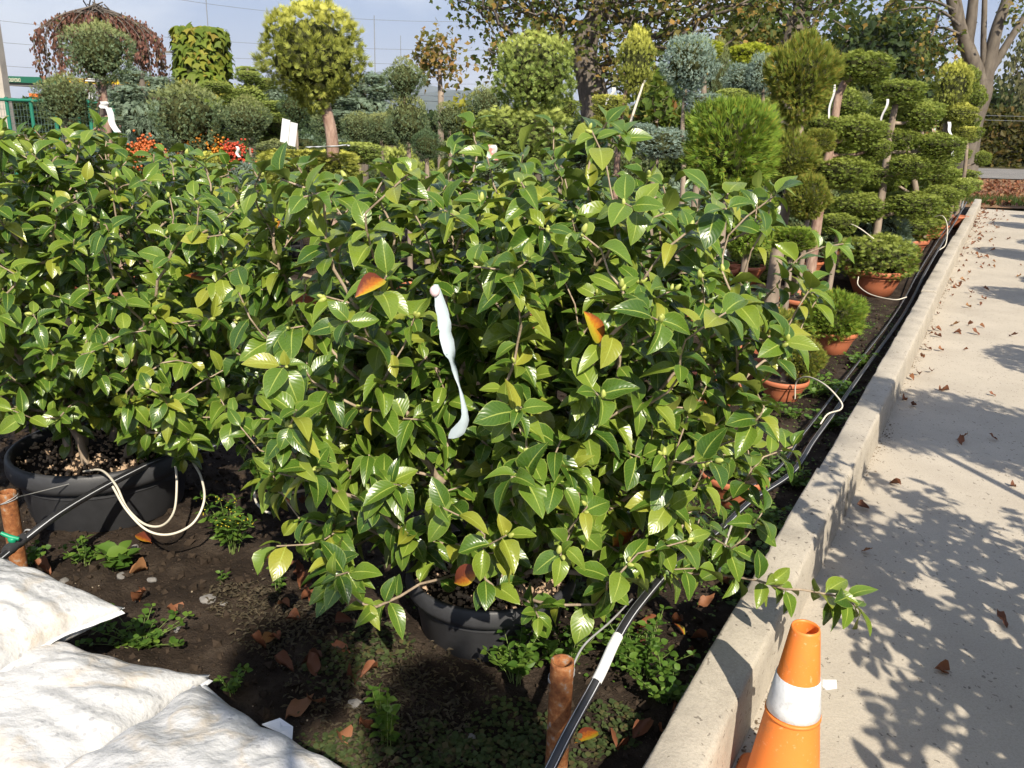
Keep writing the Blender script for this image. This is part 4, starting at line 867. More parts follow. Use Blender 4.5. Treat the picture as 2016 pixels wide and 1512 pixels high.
# ---- white sacks
def sack(label, corner, e1, e2, l1, l2, thick, seed, group=None, droop=.0):
    r = np.random.default_rng(seed); n = 72; u = np.linspace(-1, 1, n); U, Vv = np.meshgrid(u, u, indexing='ij')
    e1 = unit(np.array([*e1, 0.])); e2 = np.array([*e2, 0.]); e2 = unit(e2 - e1 * (e1 @ e2))
    ctr = np.asarray(corner, float) + e1 * l1 / 2 + e2 * l2 / 2
    pin = 1 - .11 * (1 - Vv ** 2) * np.abs(U) ** 3, 1 - .11 * (1 - U ** 2) * np.abs(Vv) ** 3
    A = U * l1 / 2 * pin[0]; B = Vv * l2 / 2 * pin[1]
    prof = (np.clip(1 - np.abs(U) ** 3.2, 0, 1) * np.clip(1 - np.abs(Vv) ** 2.6, 0, 1)) ** .48
    edgew = np.maximum(np.abs(U), np.abs(Vv)) ** 3
    wr = .16 * edgew * np.sin(15 * np.arctan2(Vv, U) + 3 * fbm(U * 2 + seed, Vv * 2, 3)) + fbm(U * 2.2 + seed * 3.1, Vv * 2.2 + seed, 4) * .34 + .10 * np.sin(6 * U + 4 * fbm(U * 1.5, Vv * 1.5, 2) + seed) * np.abs(Vv) ** 2
    up = thick / 2 * prof * (1 + wr) ; lo = -thick / 2 * prof * (1 - .4 * wr)
    base = -droop * (np.maximum(U, -1) * 0 + (U ** 2) * .5) + .008 * fbm(U * 3, Vv * 3 + seed, 3)
    root = tag(empty('white_sack', tuple(ctr - [0, 0, thick / 2])), label, 'sack', group)
    mb = MB()
    for Zz, flip in ((up, False), (lo, True)):
        P = ctr + A[..., None] * e1 + B[..., None] * e2; P[..., 2] += Zz + base
        G = P if not flip else P[::-1]
        mb.grid(G[..., 0], G[..., 1], G[..., 2])
    me = mb.mesh('sack_body', m_sack); bpy_fix(me); obj('sack_body', me, root)
    # welded seam edges on the two near sides
    for axis in (0, 1):
        t_ = np.linspace(-.97, .97, 40); i_ = np.clip(((t_ + 1) / 2 * (n - 1)).round().astype(int), 0, n - 1)
        if axis == 0: E = ctr + (A[0, i_])[:, None] * e1 + (B[0, i_])[:, None] * e2; E[:, 2] += base[0, i_]; outd = -e1
        else: E = ctr + (A[i_, 0])[:, None] * e1 + (B[i_, 0])[:, None] * e2; E[:, 2] += base[i_, 0]; outd = -e2
        wv = .003 * np.sin(t_ * 6 + seed) + .002 * r.normal(size=40).cumsum() * .2
        O = E + outd * .012; O[:, 2] += wv - .004; I = E - outd * .012
        G = np.stack([I, E, O, O - [0, 0, .0015], I - [0, 0, .0015]], 1); mb = MB(); mb.grid(G[..., 0], G[..., 1], G[..., 2]); obj('seam', mb.mesh('seam', m_white), root)
    return root
def bpy_fix(me):
    import bmesh
    b = bmesh.new(); b.from_mesh(me); bmesh.ops.remove_doubles(b, verts=b.verts, dist=.0004); bmesh.ops.recalc_face_normals(b, faces=b.faces); b.to_mesh(me); b.free()
    me.polygons.foreach_set('use_smooth', np.ones(len(me.polygons), bool))
Z = .31
def corner(px, py, z): return gnd(px, py, z)
B1 = corner(252, 1200, Z); d1 = corner(0, 1345, Z) - B1; d2 = corner(0, 1108, Z) - B1
sack('topmost white sack with a sharp corner, beside the pale rusty post', B1 + [-.01, .0, 0], d1[:2], d2[:2], .46, .82, .18, 3)
B2 = corner(416, 1336, Z - .085); d1 = corner(65, 1512, Z - .085) - B2; d2 = corner(150, 1283, Z - .085) - B2
sack('white sack with brown water stains lying between two other sacks', B2, d2[:2], d1[:2], .80, .52, .17, 8)
B3 = corner(395, 1342, Z - .07); d1 = corner(65, 1512, Z - .07) - B3; d2 = corner(705, 1512, Z - .07) - B3
sack('white wrinkled sack with a folded paper corner facing the shaded soil', B3 + [.0, -.01, 0], d2[:2], d1[:2], .70, .62, .18, 14)
for c_, a_, b_, sd in ((B1, (-.46, -.88), (-.88, .46), 21), (B2 + [.02, -.03, 0], (-.97, .24), (-.24, -.97), 22), (B3 + [.0, -.06, .0], (.83, -.55), (-.55, -.83), 23)):
    sack('white sack lying on the ground under the pile', np.array([c_[0] - .04, c_[1] - .03, .075]), a_, b_, .5, .72, .15, sd, 'sacks at the bottom of the pile')
q = corner(530, 1432, Z - .05); mb = MB(); mb.add([q + [-.02, .01, 0], q + [.02, .018, .012], q + [.055, -.002, .006], q + [.06, -.035, -.012], q + [.03, -.02, .004]], [[4, 3, 2, 1, 0]]); mb.add([q + [-.02, .01, -.002], q + [.02, .018, .010], q + [.055, -.002, .004], q + [.06, -.035, -.014], q + [.03, -.02, .002]], [[0, 1, 2, 3, 4]])
tag(obj('paper_scrap', mb.mesh('paper_scrap', m_white, False)), 'small folded white paper stuck on the edge of the wrinkled sack', 'paper')

# ---- rusty posts
def post(label, x, y, h, r, lean=(0, 0), wires=()):
    root = tag(empty('rusty_post', (x, y, 0)), label, 'post'); mb = MB(); L = []
    prof = [(r, -.05), (r, h * .5), (r * 1.01, h - .01), (r * .98, h), (r * .80, h), (r * .78, h - .03), (r * .78, h - .12), (0.0005, h - .12)]
    mb.lathe(prof, 24); me = mb.mesh('tube', m_rust)
    o = obj('tube', me, root, world=False); o.rotation_euler = (lean[1], lean[0], 0)
    for z0, rr in wires:
        th = np.linspace(0, 4 * math.pi, 60); P = np.stack([(r + rr) * np.cos(th), (r + rr) * np.sin(th) , z0 + .006 * np.sin(th * .5 + 1) + .012 * np.cos(th)], -1); mb = MB(); mb.tube(P, .0016, 5); obj('wire_tie', mb.mesh('wire_tie', m_wire), root, world=False)
    return root
pt = at(1107, 1297, 1.72); post('rusty hollow iron post with wire round its top in front of the camellia pot', pt[0], pt[1], pt[2], .028, (0, .02), [(pt[2] - .045, .002)])
pl = at(14, 968, 2.62); post('pale rusty iron post beside the green valve and the sacks', pl[0], pl[1], pl[2], .027, (0, 0), [(pl[2] - .03, .003)])
# wires to the pots
def line(name, pts, r, mat, label, cat, group=None, sides=6, n=40):
    mb = MB(); mb.tube(smooth_path(pts, n), r, sides); return tag(obj(name, mb.mesh(name, mat)), label, cat, group)
line('tie_wire', [pl + [.03, 0, -.02], at(70, 970, 2.75), at(155, 948, 2.93)], .002, m_wire, 'thin grey wire from the pale post to the wide black pot', 'wire', n=16)
line('tie_wire', [pt + [.022, 0, -.03], at(1150, 1270, 1.8), at(1200, 1225, 1.9), at(1245, 1180, 2.0)], .0028, m_wire, 'grey wire running from the hollow post beside the labelled pipe', 'wire', n=20)
# irrigation pipes
pipe1 = [at(1075, 1530, 1.50), at(1120, 1440, 1.58), at(1180, 1330, 1.70), at(1215, 1255, 1.80), at(1258, 1190, 1.93), at(1330, 1110, 2.25), at(1415, 1045, 2.85), at(1480, 985, 3.2), at(1560, 930, 3.55), at(1600, 870, 3.95), at(1640, 815, 4.45), at(1700, 730, 5.4), at(1765, 640, 6.9), at(1795, 590, 8.0), at(1825, 530, 9.4), at(1860, 470, 11.6), at(1890, 420, 14.6), at(1903, 398, 17.2)]
for p in pipe1[6:]: p[2] = max(p[2], .035)
line('irrigation_pipe', pipe1, .0125, m_pipe, 'black irrigation pipe with white stripes and a white label, running along the kerb', 'pipe', n=150, sides=12)
mb = MB(); PP = smooth_path(pipe1, 600); sel = PP[(np.abs(PP[:, 1] - 1.745) < .06)]; mb.tube(sel, .0129, 14, cap=False)
t = NT('pipe_label_print'); sx = t.n('SeparateXYZ', Vector=t.n('UVMap').outputs[0]); v_ = sx.outputs[1]; u_ = sx.outputs[0]
bar = t.math('GREATER_THAN', t.math('SINE', t.math('MULTIPLY', v_, 1700.)), .35); zone = t.math('GREATER_THAN', t.math('SINE', t.math('MULTIPLY', u_, 19.)), .1)
lines = t.math('MULTIPLY', t.math('MULTIPLY', bar, zone), t.math('GREATER_THAN', t.noise(240, 2), .42))
m_lab = t.finish(t.pbsdf(t.mix(t.math('MULTIPLY', lines, .6), (.76, .76, .74), (.18, .18, .19)), .45, .4)); tag(obj('pipe_label', mb.mesh('pipe_label', m_lab)), 'white printed sticker wrapped round the black pipe by the hollow post', 'label')
pipe1b = [p + np.array([-.05, .05, -.005]) for p in pipe1[7:]]
line('irrigation_pipe', pipe1b, .007, m_pipe, 'thinner black hose lying close to the striped pipe along the kerb', 'pipe', n=100, sides=8)
pipe2 = [at(46, 1064, 2.45), at(110, 1015, 2.55), at(180, 972, 2.72), at(250, 935, 2.9), at(310, 908, 3.1), at(400, 885, 3.35), at(480, 868, 3.6), at(640, 850, 3.9), at(900, 830, 4.1)]
for i, p in enumerate(pipe2): p[2] = max(p[2], .03)
line('irrigation_pipe', pipe2, .0135, m_pipe, 'black striped pipe crossing over the wide black pot to the green valve', 'pipe', n=80, sides=12)
line('irrigation_pipe', [at(-60, 1140, 2.25), at(-10, 1108, 2.32), at(18, 1086, 2.38)], .0125, m_pipe, 'short black pipe going from the green valve towards the sacks', 'pipe', n=14, sides=12)
v = at(28, 1074, 2.41); vroot = tag(empty('pipe_valve', tuple(v)), 'black pipe valve with a bright green handle in front of the rusty post', 'valve'); dv = unit(pipe2[0] - at(18, 1086, 2.38))
mb = MB(); mb.tube([v - dv * .04, v - dv * .02, v, v + dv * .02, v + dv * .05], [.016, .019, .017, .019, .017], 14); obj('valve_body', mb.mesh('valve_body', m_blackpot), vroot)
mb = MB(); hc = v + [0, -.004, .026]; mb.lathe([(.003, -.02), (.012, -.008), (.014, 0), (.011, .006), (.0005, .008)], 16, tuple(hc)); mb.tube([hc + [.022, .0, .0], hc + [-.005, 0, .006], hc + [-.03, -.005, .022]], [.006, .008, .006], 8)
obj('valve_handle', mb.mesh('valve_handle', M_plain('green_valve_plastic', (.01, .27, .14), .4)), vroot)
mb = MB(); mb.lathe([(.0155, -.004), (.019, 0), (.0155, .004)], 14, (0, 0, 0)); o = obj('clamp', mb.mesh('clamp', m_wire), vroot, world=False); o.location = dv * .075; o.rotation_euler = Vector(dv).to_track_quat('Z', 'Y').to_euler()
# drip tubes
def drip(pts, label, r=.0042): line('drip_tube', pts, r, m_wtube, label, 'tube', sides=8, n=50)
drip([at(165, 928, 2.98), at(200, 926, 2.85), at(228, 955, 2.72), at(250, 1000, 2.66), at(285, 1032, 2.66), at(320, 1034, 2.7), at(343, 1005, 2.8), at(348, 950, 2.9), at(345, 915, 2.95)], 'cream drip tube looping low in front of the wide black pot, upper loop')
drip([at(222, 958, 2.70), at(250, 1005, 2.62), at(290, 1044, 2.6), at(335, 1052, 2.62), at(380, 1030, 2.68), at(402, 985, 2.74), at(396, 940, 2.85), at(380, 910, 2.95)], 'cream drip tube hanging in a wide loop beside the groundsel weed')
for p in []: pass
drip([at(540, 944, 2.95), at(505, 955, 2.85), at(503, 985, 2.75), at(520, 1005, 2.68), at(532, 1010, 2.66)], 'short curved cream tube end on bare soil left of the camellia')
drip([at(1565, 785, 4.75), at(1568, 752, 4.72), at(1590, 742, 4.6), at(1625, 758, 4.4), at(1655, 790, 4.28), at(1655, 806, 4.25), at(1630, 815, 4.25), at(1615, 835, 4.2)], 'white drip tube arching from the small terracotta bowl to the striped pipe')
drip([at(1690, 545, 8.0), at(1690, 562, 7.9), at(1715, 580, 7.7), at(1760, 590, 7.5), at(1785, 585, 7.5)], 'white drip tube looping under the wide rounded cypress bush', .005)
drip([at(1415, 1130, 2.2), at(1425, 1080, 2.5), at(1440, 1035, 2.9)], 'thin straight white tube among the lower camellia twigs')
drip([at(1830, 430, 11.0), at(1855, 425, 10.8), at(1865, 445, 10.6), at(1862, 480, 10.2), at(1850, 492, 10.0)], 'white drip tube curling beside the terracotta bowls of the kerb row', .006)
drip([at(1660, 435, 8.2), at(1690, 448, 8.0), at(1720, 470, 8.0)], 'pale drip tube behind the wide rounded bush', .005)
# tap at the kerb end
tp = kp(21.0, .35, 0); troot = tag(empty('water_tap', tuple(tp)), 'small standpipe with a turquoise connector at the kerb end', 'tap'); mb = MB(); mb.tube([tp, tp + [.0, 0, .3]], .02, 8); obj('standpipe', mb.mesh('standpipe', m_wire), troot)
mb = MB(); mb.tube([tp + [.0, 0, .27], tp + [.0, -.02, .34]], .04, 8); obj('connector', mb.mesh('connector', M_plain('turquoise_plastic', (.02, .35, .38), .4)), troot); mb = MB(); mb.box(tp + [-.1, 0, .36], (.16, .1, .1)); obj('timer_box', mb.mesh('timer_box', m_blackpot, False), troot)

# ---- fallen leaves
DRY = [leaf_tpl(Wd=.62, fold=.8, curl=-.4, twist=.7, wave=3.5), leaf_tpl(Wd=.55, fold=1.2, curl=.5, twist=-.9, wave=3), leaf_tpl(Wd=.7, fold=.35, curl=-.7, twist=.4, wave=5)]
DRY_ME = [tpl_mesh('dry_leaf', l, m_dry) for l in DRY]
def fallen(x, y, z, s, label, group, mesh=None, tilt=.25):
    a = rng.random() * 6.28; D = np.array([math.cos(a), math.sin(a), rng.normal() * tilt * .5]); N = np.array([rng.normal() * tilt, rng.normal() * tilt, 1]); Fm = frames(D[None], N[None])[0] * s
    o = bpy.data.objects.new('dry_leaf', mesh or DRY_ME[int(rng.integers(0, 3))]); COL.objects.link(o); o.matrix_world = Matrix([[*Fm[r_], (x, y, z)[r_]] for r_ in range(3)] + [[0, 0, 0, 1]])
    return tag(o, label, 'leaf', group)
SL = [(590, 1185), (575, 1205), (605, 1200), (525, 1248), (540, 1250), (530, 1280), (640, 1305), (590, 1340), (620, 1330), (265, 1180), (295, 1125), (540, 1130), (585, 1160), (610, 1150), (555, 1000), (580, 1010), (600, 990), (100, 1135), (685, 1290), (740, 1330), (640, 1380), (560, 1420), (1245, 1250), (1260, 1265), (1270, 1240), (1225, 1270), (1290, 1245), (1265, 1280), (1245, 1470), (1300, 1455), (1330, 1400), (700, 1360), (600, 1140), (520, 1105), (660, 1240), (1380, 1300), (1400, 1260), (1330, 1230), (330, 1200), (1370, 1210), (1450, 1090), (1420, 1150), (740, 1420), (670, 1440), (1210, 1490), (560, 1230)]
for px, py in SL:
    p = gnd(px + rng.normal() * 4, py + rng.normal() * 4); fallen(p[0], p[1], float(soil_z(p[0], p[1])) + .012, .055 + .03 * rng.random(), 'curled rust brown leaf on the soil ' + ('between the sacks and the wide black pot' if px < 340 else 'left of the camellia pot' if px < 800 else 'between the striped pipe and the kerb'), 'fallen leaves on the soil, ' + ('left' if px < 340 else 'middle' if px < 800 else 'right'), tilt=.45)
p = gnd(1180, 1447); o = fallen(p[0], p[1], float(soil_z(p[0], p[1])) + .02, .085, 'bright yellow and red leaf beside the hollow rusty post', None, LEAF_AUT[0], .2)
p = gnd(300, 1078); o = fallen(p[0], p[1], float(soil_z(p[0], p[1])) + .02, .09, 'yellow orange leaf curled up beside the seedling with large leaves', None, LEAF_AUT[1], .5)
p = gnd(1325, 1245); o = fallen(p[0], p[1], float(soil_z(p[0], p[1])) + .03, .06, 'small yellow leaf under the camellia next to the pipe', None, LEAF_AUT[2], .3)
PLV = [(1540, 960), (1530, 940), (1880, 870), (1895, 882), (1965, 872), (1870, 775), (1960, 775), (1800, 715), (1805, 735), (1840, 690), (1870, 640), (1880, 655), (1715, 1000), (1690, 1085), (1745, 815), (1770, 795), (1765, 820), (1790, 800), (1850, 770), (1905, 640), (1930, 660), (1820, 710), (1885, 520), (1890, 540), (1900, 500), (1875, 560), (1880, 570), (1910, 480), (1900, 515), (1925, 470), (1930, 450), (1905, 540), (1930, 510), (1960, 530), (1940, 420), (1950, 440), (1980, 430), (1990, 960), (1775, 955), (1720, 895), (1930, 605), (1985, 660), (1840, 1310), (1985, 1235)]
for px, py in PLV:
    p = gnd(px + rng.normal() * 3, py + rng.normal() * 3); s_, w_ = k_of(p[0], p[1])
    if w_ > -.03: continue
    fallen(p[0], p[1], .006, .035 + .035 * rng.random(), 'dry brown leaf on the concrete path ' + ('close to the foot of the kerb' if w_ > -.45 else 'out on its open middle'), 'fallen leaves on the path, ' + ('by the kerb' if w_ > -.45 else 'middle'), tilt=.2)
n = 170; s_ = 6 + 15.2 * rng.random(n) ** .7; w_ = -.02 - .42 * rng.random(n) ** 2.2; w_[:40] = -PW * rng.random(40); Pn = np.stack([KO[0] + s_ * KD[0] + w_ * KN[0], KO[1] + s_ * KD[1] + w_ * KN[1], np.full(n, .006)], -1)
a = rng.random(n) * 6.28; Dn = np.stack([np.cos(a), np.sin(a), np.zeros(n)], -1); Nn = np.stack([rng.normal(size=n) * .2, rng.normal(size=n) * .2, np.ones(n)], -1); mb = MB(); mb.inst(DRY[0], frames(Dn, Nn) * (.025 + .045 * rng.random(n))[:, None, None], Pn); stuff(obj('leaf_litter', mb.mesh('leaf_litter', m_dry)))
n = 5000; x = 9 + 22 * rng.random(n); y = 19.3 + 10 * rng.random(n); a = rng.random(n) * 6.28; Dn = np.stack([np.cos(a), np.sin(a), np.zeros(n)], -1); Nn = np.stack([rng.normal(size=n) * .3, rng.normal(size=n) * .3, np.ones(n)], -1); mb = MB(); mb.inst(DRY[2], frames(Dn, Nn) * (.07 + .08 * rng.random(n))[:, None, None], np.stack([x, y, np.full(n, .012)], -1)); stuff(obj('leaf_litter', mb.mesh('leaf_litter', m_dry)))
n = 5000; x = 8 + 8 * rng.random(n); y = 19.6 + 1.6 * rng.random(n); Dn = np.stack([rng.normal(size=n) * .3, rng.normal(size=n) * .3, np.ones(n)], -1); mb = MB(); mb.inst((np.array([[-.05, 0, 0], [.05, 0, 0], [0.02, 1, .1]]), np.array([[0, 1, 2]]), np.zeros((1, 3, 2))), frames(Dn, rng.normal(size=(n, 3))) * (.10 + .12 * rng.random(n))[:, None, None], np.stack([x, y, np.full(n, -.01)], -1))
m_grass = M_foliage('verge_grass', [(0, (.03, .06, .012)), (1, (.09, .14, .03))]); stuff(obj('verge_grass', mb.mesh('verge_grass', m_grass)))

# ---- weeds
m_weed = M_foliage('weed_leaf', [(0, (.055, .125, .018)), (.6, (.105, .20, .030)), (1, (.17, .27, .04))], None, .5, .5, .3, .3)
m_weed2 = M_foliage('clover_leaf', [(0, (.05, .075, .028)), (.6, (.085, .115, .04)), (1, (.14, .10, .05))], None, .5, .6, .25, .2)
m_weedstem = M_plain('weed_stem', (.16, .22, .06), .6)
OV = leaf_tpl(Wd=.62, fold=.1, curl=.15, rows=5); ROUND = leaf_tpl(Wd=.95, fold=.06, curl=.1, rows=5, pet=.12); NAR = leaf_tpl(Wd=.34, fold=.2, curl=.2, wave=2, rows=6)
def weed_mesh(seed, nst, hgt, spread, tpl, ls, per, yellow=False):
    r = np.random.default_rng(seed); st = MB(); pos = []; D = []; N = []; S = []; fl = []
    for i in range(nst):
        a = r.random() * 6.28; ln = hgt * (.5 + .6 * r.random()); rad = spread * r.random() ** .7
        p0 = np.array([math.cos(a) * .02 * r.random(), math.sin(a) * .02 * r.random(), -.01]); p2 = np.array([math.cos(a) * rad, math.sin(a) * rad, ln]); p1 = (p0 + p2) / 2 + np.array([-math.cos(a), -math.sin(a), 0]) * rad * .15
        P = smooth_path([p0, p1, p2], 8); st.tube(P, np.linspace(.0016, .0009, 8), 4, cap=False)
        for k in range(per):
            f = .25 + .75 * (k + 1) / per; q = P[min(7, int(f * 7.99))]; az = k * 2.2 + r.random() * 1.5 + a
            for m in ((0, math.pi) if k < per - 1 else (0, 2.1, 4.2)):
                d = np.array([math.cos(az + m), math.sin(az + m), .25 + .3 * r.random()]); pos.append(q); D.append(d); N.append(np.array([0, 0, 1]) + r.normal(size=3) * .35); S.append(ls * (.6 + .6 * r.random()))
        if yellow: fl += [p2 + r.normal(size=3) * .01 for _ in range(5)]
    lm = MB(); lm.inst(tpl, frames(np.array(D), np.array(N)) * np.array(S)[:, None, None], np.array(pos)); return st, lm, np.array(fl) if fl else None
m_yel = M_plain('yellow_flower', (.55, .45, .03), .5)
def weed(label, px, py, seed, nst, hgt, spread, tpl, ls, per, group=None, mat=None, yellow=False, name='weed_plant', xy=None):
    p = gnd(px, py) if xy is None else np.array([*xy, 0]); st, lm, fl = weed_mesh(seed, nst, hgt, spread, tpl, ls, per, yellow); z = float(soil_z(p[0], p[1])); root = tag(empty(name, (p[0], p[1], z)), label, 'weed', group)
    obj('stem', st.mesh('stem', m_weedstem), root, world=False); obj('foliage', lm.mesh('foliage', mat or m_weed), root, world=False)
    if fl is not None: mb = MB(); mb.inst((OCT[0], OCT[1], None), np.repeat(np.eye(3)[None] * .0035, len(fl), 0), fl); stuff(obj('flower_heads', mb.mesh('flower_heads', m_yel), root, world=False))
    return root
weed('feathery groundsel weed with tiny yellow heads on the soil between the two pots', 462, 1085, 1, 16, .20, .15, NAR, .05, 5, yellow=True)
weed('pale green seedling with large rounded leaves by the wide black pot', 228, 1122, 2, 5, .08, .05, leaf_tpl(Wd=.7, fold=.1, curl=.2), .07, 2)
weed('small chickweed clump left of the pale seedling', 165, 1110, 3, 9, .10, .09, OV, .028, 4)
weed('low chickweed tuft at the foot of the pale rusty post', 60, 1108, 4, 8, .06, .06, ROUND, .024, 3)
weed('bushy green weed against the front of the camellia pot', 1015, 1345, 5, 16, .17, .12, OV, .036, 5)
weed('leafy green weed right behind the hollow rusty post', 1120, 1330, 6, 14, .14, .11, OV, .032, 5)
weed('dense pale green weed patch between the pipe and the kerb', 1265, 1345, 7, 22, .15, .16, OV, .030, 5)
weed('light green weed below the kerb corner', 1310, 1395, 8, 16, .12, .12, ROUND, .024, 4)
weed('tall upright weed growing in the shade by the sacks', 762, 1465, 9, 6, .20, .04, OV, .036, 6)
weed('spreading shaded clover like weed beside the top sack', 275, 1270, 10, 24, .07, .17, ROUND, .024, 4)
weed('tiny sprout on bare soil among the rust brown leaves', 548, 1165, 11, 5, .11, .03, OV, .025, 4)
weed('short weed sprouts under the camellia near the kerb', 1230, 1300, 12, 14, .10, .12, ROUND, .024, 4)
weed('small green weed in the sacks shadow', 455, 1360, 13, 7, .06, .06, OV, .024, 3)
weed('single seedling by the soil clearing', 432, 1150, 14, 3, .03, .03, OV, .02, 2)
protos = [weed_mesh(40 + i, 12, .07, .11, (ROUND, OV)[i % 2], .026, 4) for i in range(4)]; PM = [(a.mesh('stem', m_weedstem), b.mesh('foliage', m_weed)) for a, b, _ in protos]
for i in range(46):
    s_ = 2.4 + 6.0 * rng.random() ** 1.1; w_ = .22 + .95 * rng.random() ** 1.3; p = kp(s_, w_); z = float(soil_z(p[0], p[1])); root = tag(empty('weed_plant', (p[0], p[1], z)), 'small weed on the soil strip by the kerb, ' + ('beside the camellia' if s_ < 4.2 else 'beside the small terracotta bowls' if s_ < 6.6 else 'beside the wide rounded bush'), 'weed', 'weeds along the kerb, ' + ('near' if s_ < 4.2 else 'middle' if s_ < 6.6 else 'far')); root.rotation_euler = (0, 0, rng.random() * 6); sc = .7 + .8 * rng.random(); root.scale = (sc, sc, sc * .9)
    for nm, me in zip(('stem', 'foliage'), PM[i % 4]): obj(nm, me, root, world=False)
# creeping ground cover: clover and dry stalks
def cover(n, pts_fn, size, mat, tpl=None):
    x, y = pts_fn(n); a = rng.random(n) * 6.28; D = np.stack([np.cos(a), np.sin(a), .15 + .3 * rng.random(n)], -1); N = np.stack([rng.normal(size=n) * .3, rng.normal(size=n) * .3, np.ones(n)], -1)
    mb = MB(); mb.inst(tpl or ROUND, frames(D, N) * (size * (.6 + .7 * rng.random(n)))[:, None, None], np.stack([x, y, soil_z(x, y) + .004 + .012 * rng.random(n)], -1)); return mb
def patch(cs):
    def fn(n):
        k = rng.integers(0, len(cs), n); c = np.array([[*gnd(q[0], q[1])[:2], q[2]] for q in cs])[k]; a = rng.random(n) * 6.28; r = c[:, 2] * rng.random(n) ** .5; return c[:, 0] + r * np.cos(a), c[:, 1] + r * np.sin(a)
    return fn
stuff(obj('clover_cover', cover(2600, patch([(690, 1310, .14), (740, 1290, .12), (1010, 1440, .13), (980, 1480, .12), (900, 1500, .1), (1100, 1480, .12), (1200, 1440, .1), (640, 1500, .12), (700, 1470, .1), (840, 1480, .1)]), .017, m_weed2).mesh('clover_cover', m_weed2)))
stuff(obj('fine_green_cover', cover(4200, lambda n: bed_pts(n, 2.2, 8.8, .15, 1.5, 1.0), .014, m_weed).mesh('fine_green_cover', m_weed)))
stuff(obj('dry_stalk_cover', cover(2400, patch([(640, 1250, .2), (560, 1230, .16), (760, 1400, .2), (840, 1360, .2), (800, 1450, .18), (480, 1180, .12), (700, 1350, .2)]), .022, m_weed2, NAR).mesh('dry_stalk_cover', M_foliage('dry_stalks', [(0, (.06, .05, .035)), (1, (.14, .11, .07))]))))

# ================================================================== BACKGROUND TREES
KITE = (np.array([[0, 0, 0], [-.36, .45, .06], [0, 1, -.08], [.36, .45, .06]], float), np.array([[0, 1, 2, 3]]), np.array([[(.5, 0), (0, .5), (.5, 1), (1, .5)]], float))
LOBED = (np.array([[0, 0, 0], [-.28, .12, .02], [-.55, .42, .05], [-.2, .55, 0], [0, 1, -.1], [.2, .55, 0], [.55, .42, .05], [.28, .12, .02]], float), np.array([[0, 1, 2, 3, 4, 5, 6, 7]]), np.array([[(.5, 0), (.2, .1), (0, .4), (.3, .5), (.5, 1), (.7, .5), (1, .4), (.8, .1)]], float))
def leaves_at(tips, per, spread, size, tpl=KITE, droop=.3, seed=0):
    r = np.random.default_rng(seed); n = len(tips) * per; P = np.repeat(tips, per, 0) + r.normal(size=(n, 3)) * spread
    D = r.normal(size=(n, 3)) + np.array([0, 0, -droop * 2]); N = r.normal(size=(n, 3)) * .7 + np.array([0, -.2, .8]); return tpl, frames(D, N) * (size * (.6 + .7 * r.random(n)))[:, None, None], P
def tree(name, label, base, trunk_px, Y, poly, ntips, depth, per, spread, size, mat, bark, trad, cat='tree', group=None, tpl=KITE, seed=1, extra_tips=(), droop=.3, rexp=.42):
    global rng
    rng = np.random.default_rng(seed); root = tag(empty(name, (at(base[0], base[1], Y)[0], Y, 0)), label, cat, group); bx = at(base[0], base[1], Y)
    xs = [p[0] for p in poly]; ys = [p[1] for p in poly]; T = []
    while len(T) < ntips:
        px = min(xs) + (max(xs) - min(xs)) * rng.random(); py = min(ys) + (max(ys) - min(ys)) * rng.random()
        if inpoly(np.array([px]), np.array([py]), poly)[0]: T.append(at(px, py, Y + depth * (rng.random() - .5) * 2))
    T = np.array(T + list(extra_tips)); tk = [np.array([bx[0], Y, -.05])] + [at(px, py, Y) for px, py in trunk_px]
    TP = smooth_path(tk, 12); roots = TP[4:]
    chains, td, P, par, tn = grow(roots, T, step=Y * .03, wpath=.3, up=.2, jit=Y * .002, r0=trad * .045, rexp=rexp)
    mb = MB(); mb.tube(TP, np.linspace(trad * 1.15, trad * .55, 12), 10); obj('trunk', mb.mesh('trunk', bark), root)
    mb = MB()
    for pts, rad, st, idx in chains: mb.tube(pts, np.minimum(rad, trad * .6), 5, cap=False)
    obj('limbs', mb.mesh('limbs', bark), root)
    mb = MB(); mb.inst(*leaves_at(T, per, spread, size, tpl, droop, seed)); obj('crown', mb.mesh('crown', mat, False), root)
    return root
def M_tree(name, stops): return M_foliage(name, stops, None, .5, .6, .3, .2)
m_brown = M_tree('autumn_brown_green_leaves', [(0, (.06, .095, .022)), (.5, (.12, .15, .035)), (.78, (.24, .19, .055)), (1, (.50, .28, .08))])
m_brown2 = M_tree('rusty_green_leaves', [(0, (.05, .09, .022)), (.65, (.10, .145, .032)), (.9, (.20, .17, .045)), (1, (.42, .24, .07))])
m_dkgreen = M_tree('dark_green_leaves', [(0, (.02, .04, .014)), (1, (.055, .085, .025))])
m_olive = M_tree('olive_hedge_leaves', [(0, (.045, .05, .015)), (.6, (.10, .09, .025)), (1, (.20, .12, .035))])
T1 = [(880, -330), (895, 0), (945, 20), (950, 55), (1005, 60), (955, 90), (960, 135), (1000, 150), (1060, 100), (1100, 120), (1160, 175), (1195, 150), (1240, 200), (1330, 120), (1400, 160), (1470, 130), (1480, 60), (1530, 0), (1540, -330)]
tree('big_maple', 'huge spreading tree with brown and green autumn leaves behind the gold and green ball', (1185, 330), [(1178, 260), (1165, 170), (1150, 90), (1190, 0), (1200, -120)], 24, T1, 700, 2.6, 20, .32, .15, m_brown, m_bark2, .42, seed=41, tpl=LOBED)
T2 = [(1370, -300), (1420, 20), (1500, 15), (1530, 85), (1560, 80), (1600, 60), (1660, 62), (1690, 20), (1700, -300)]
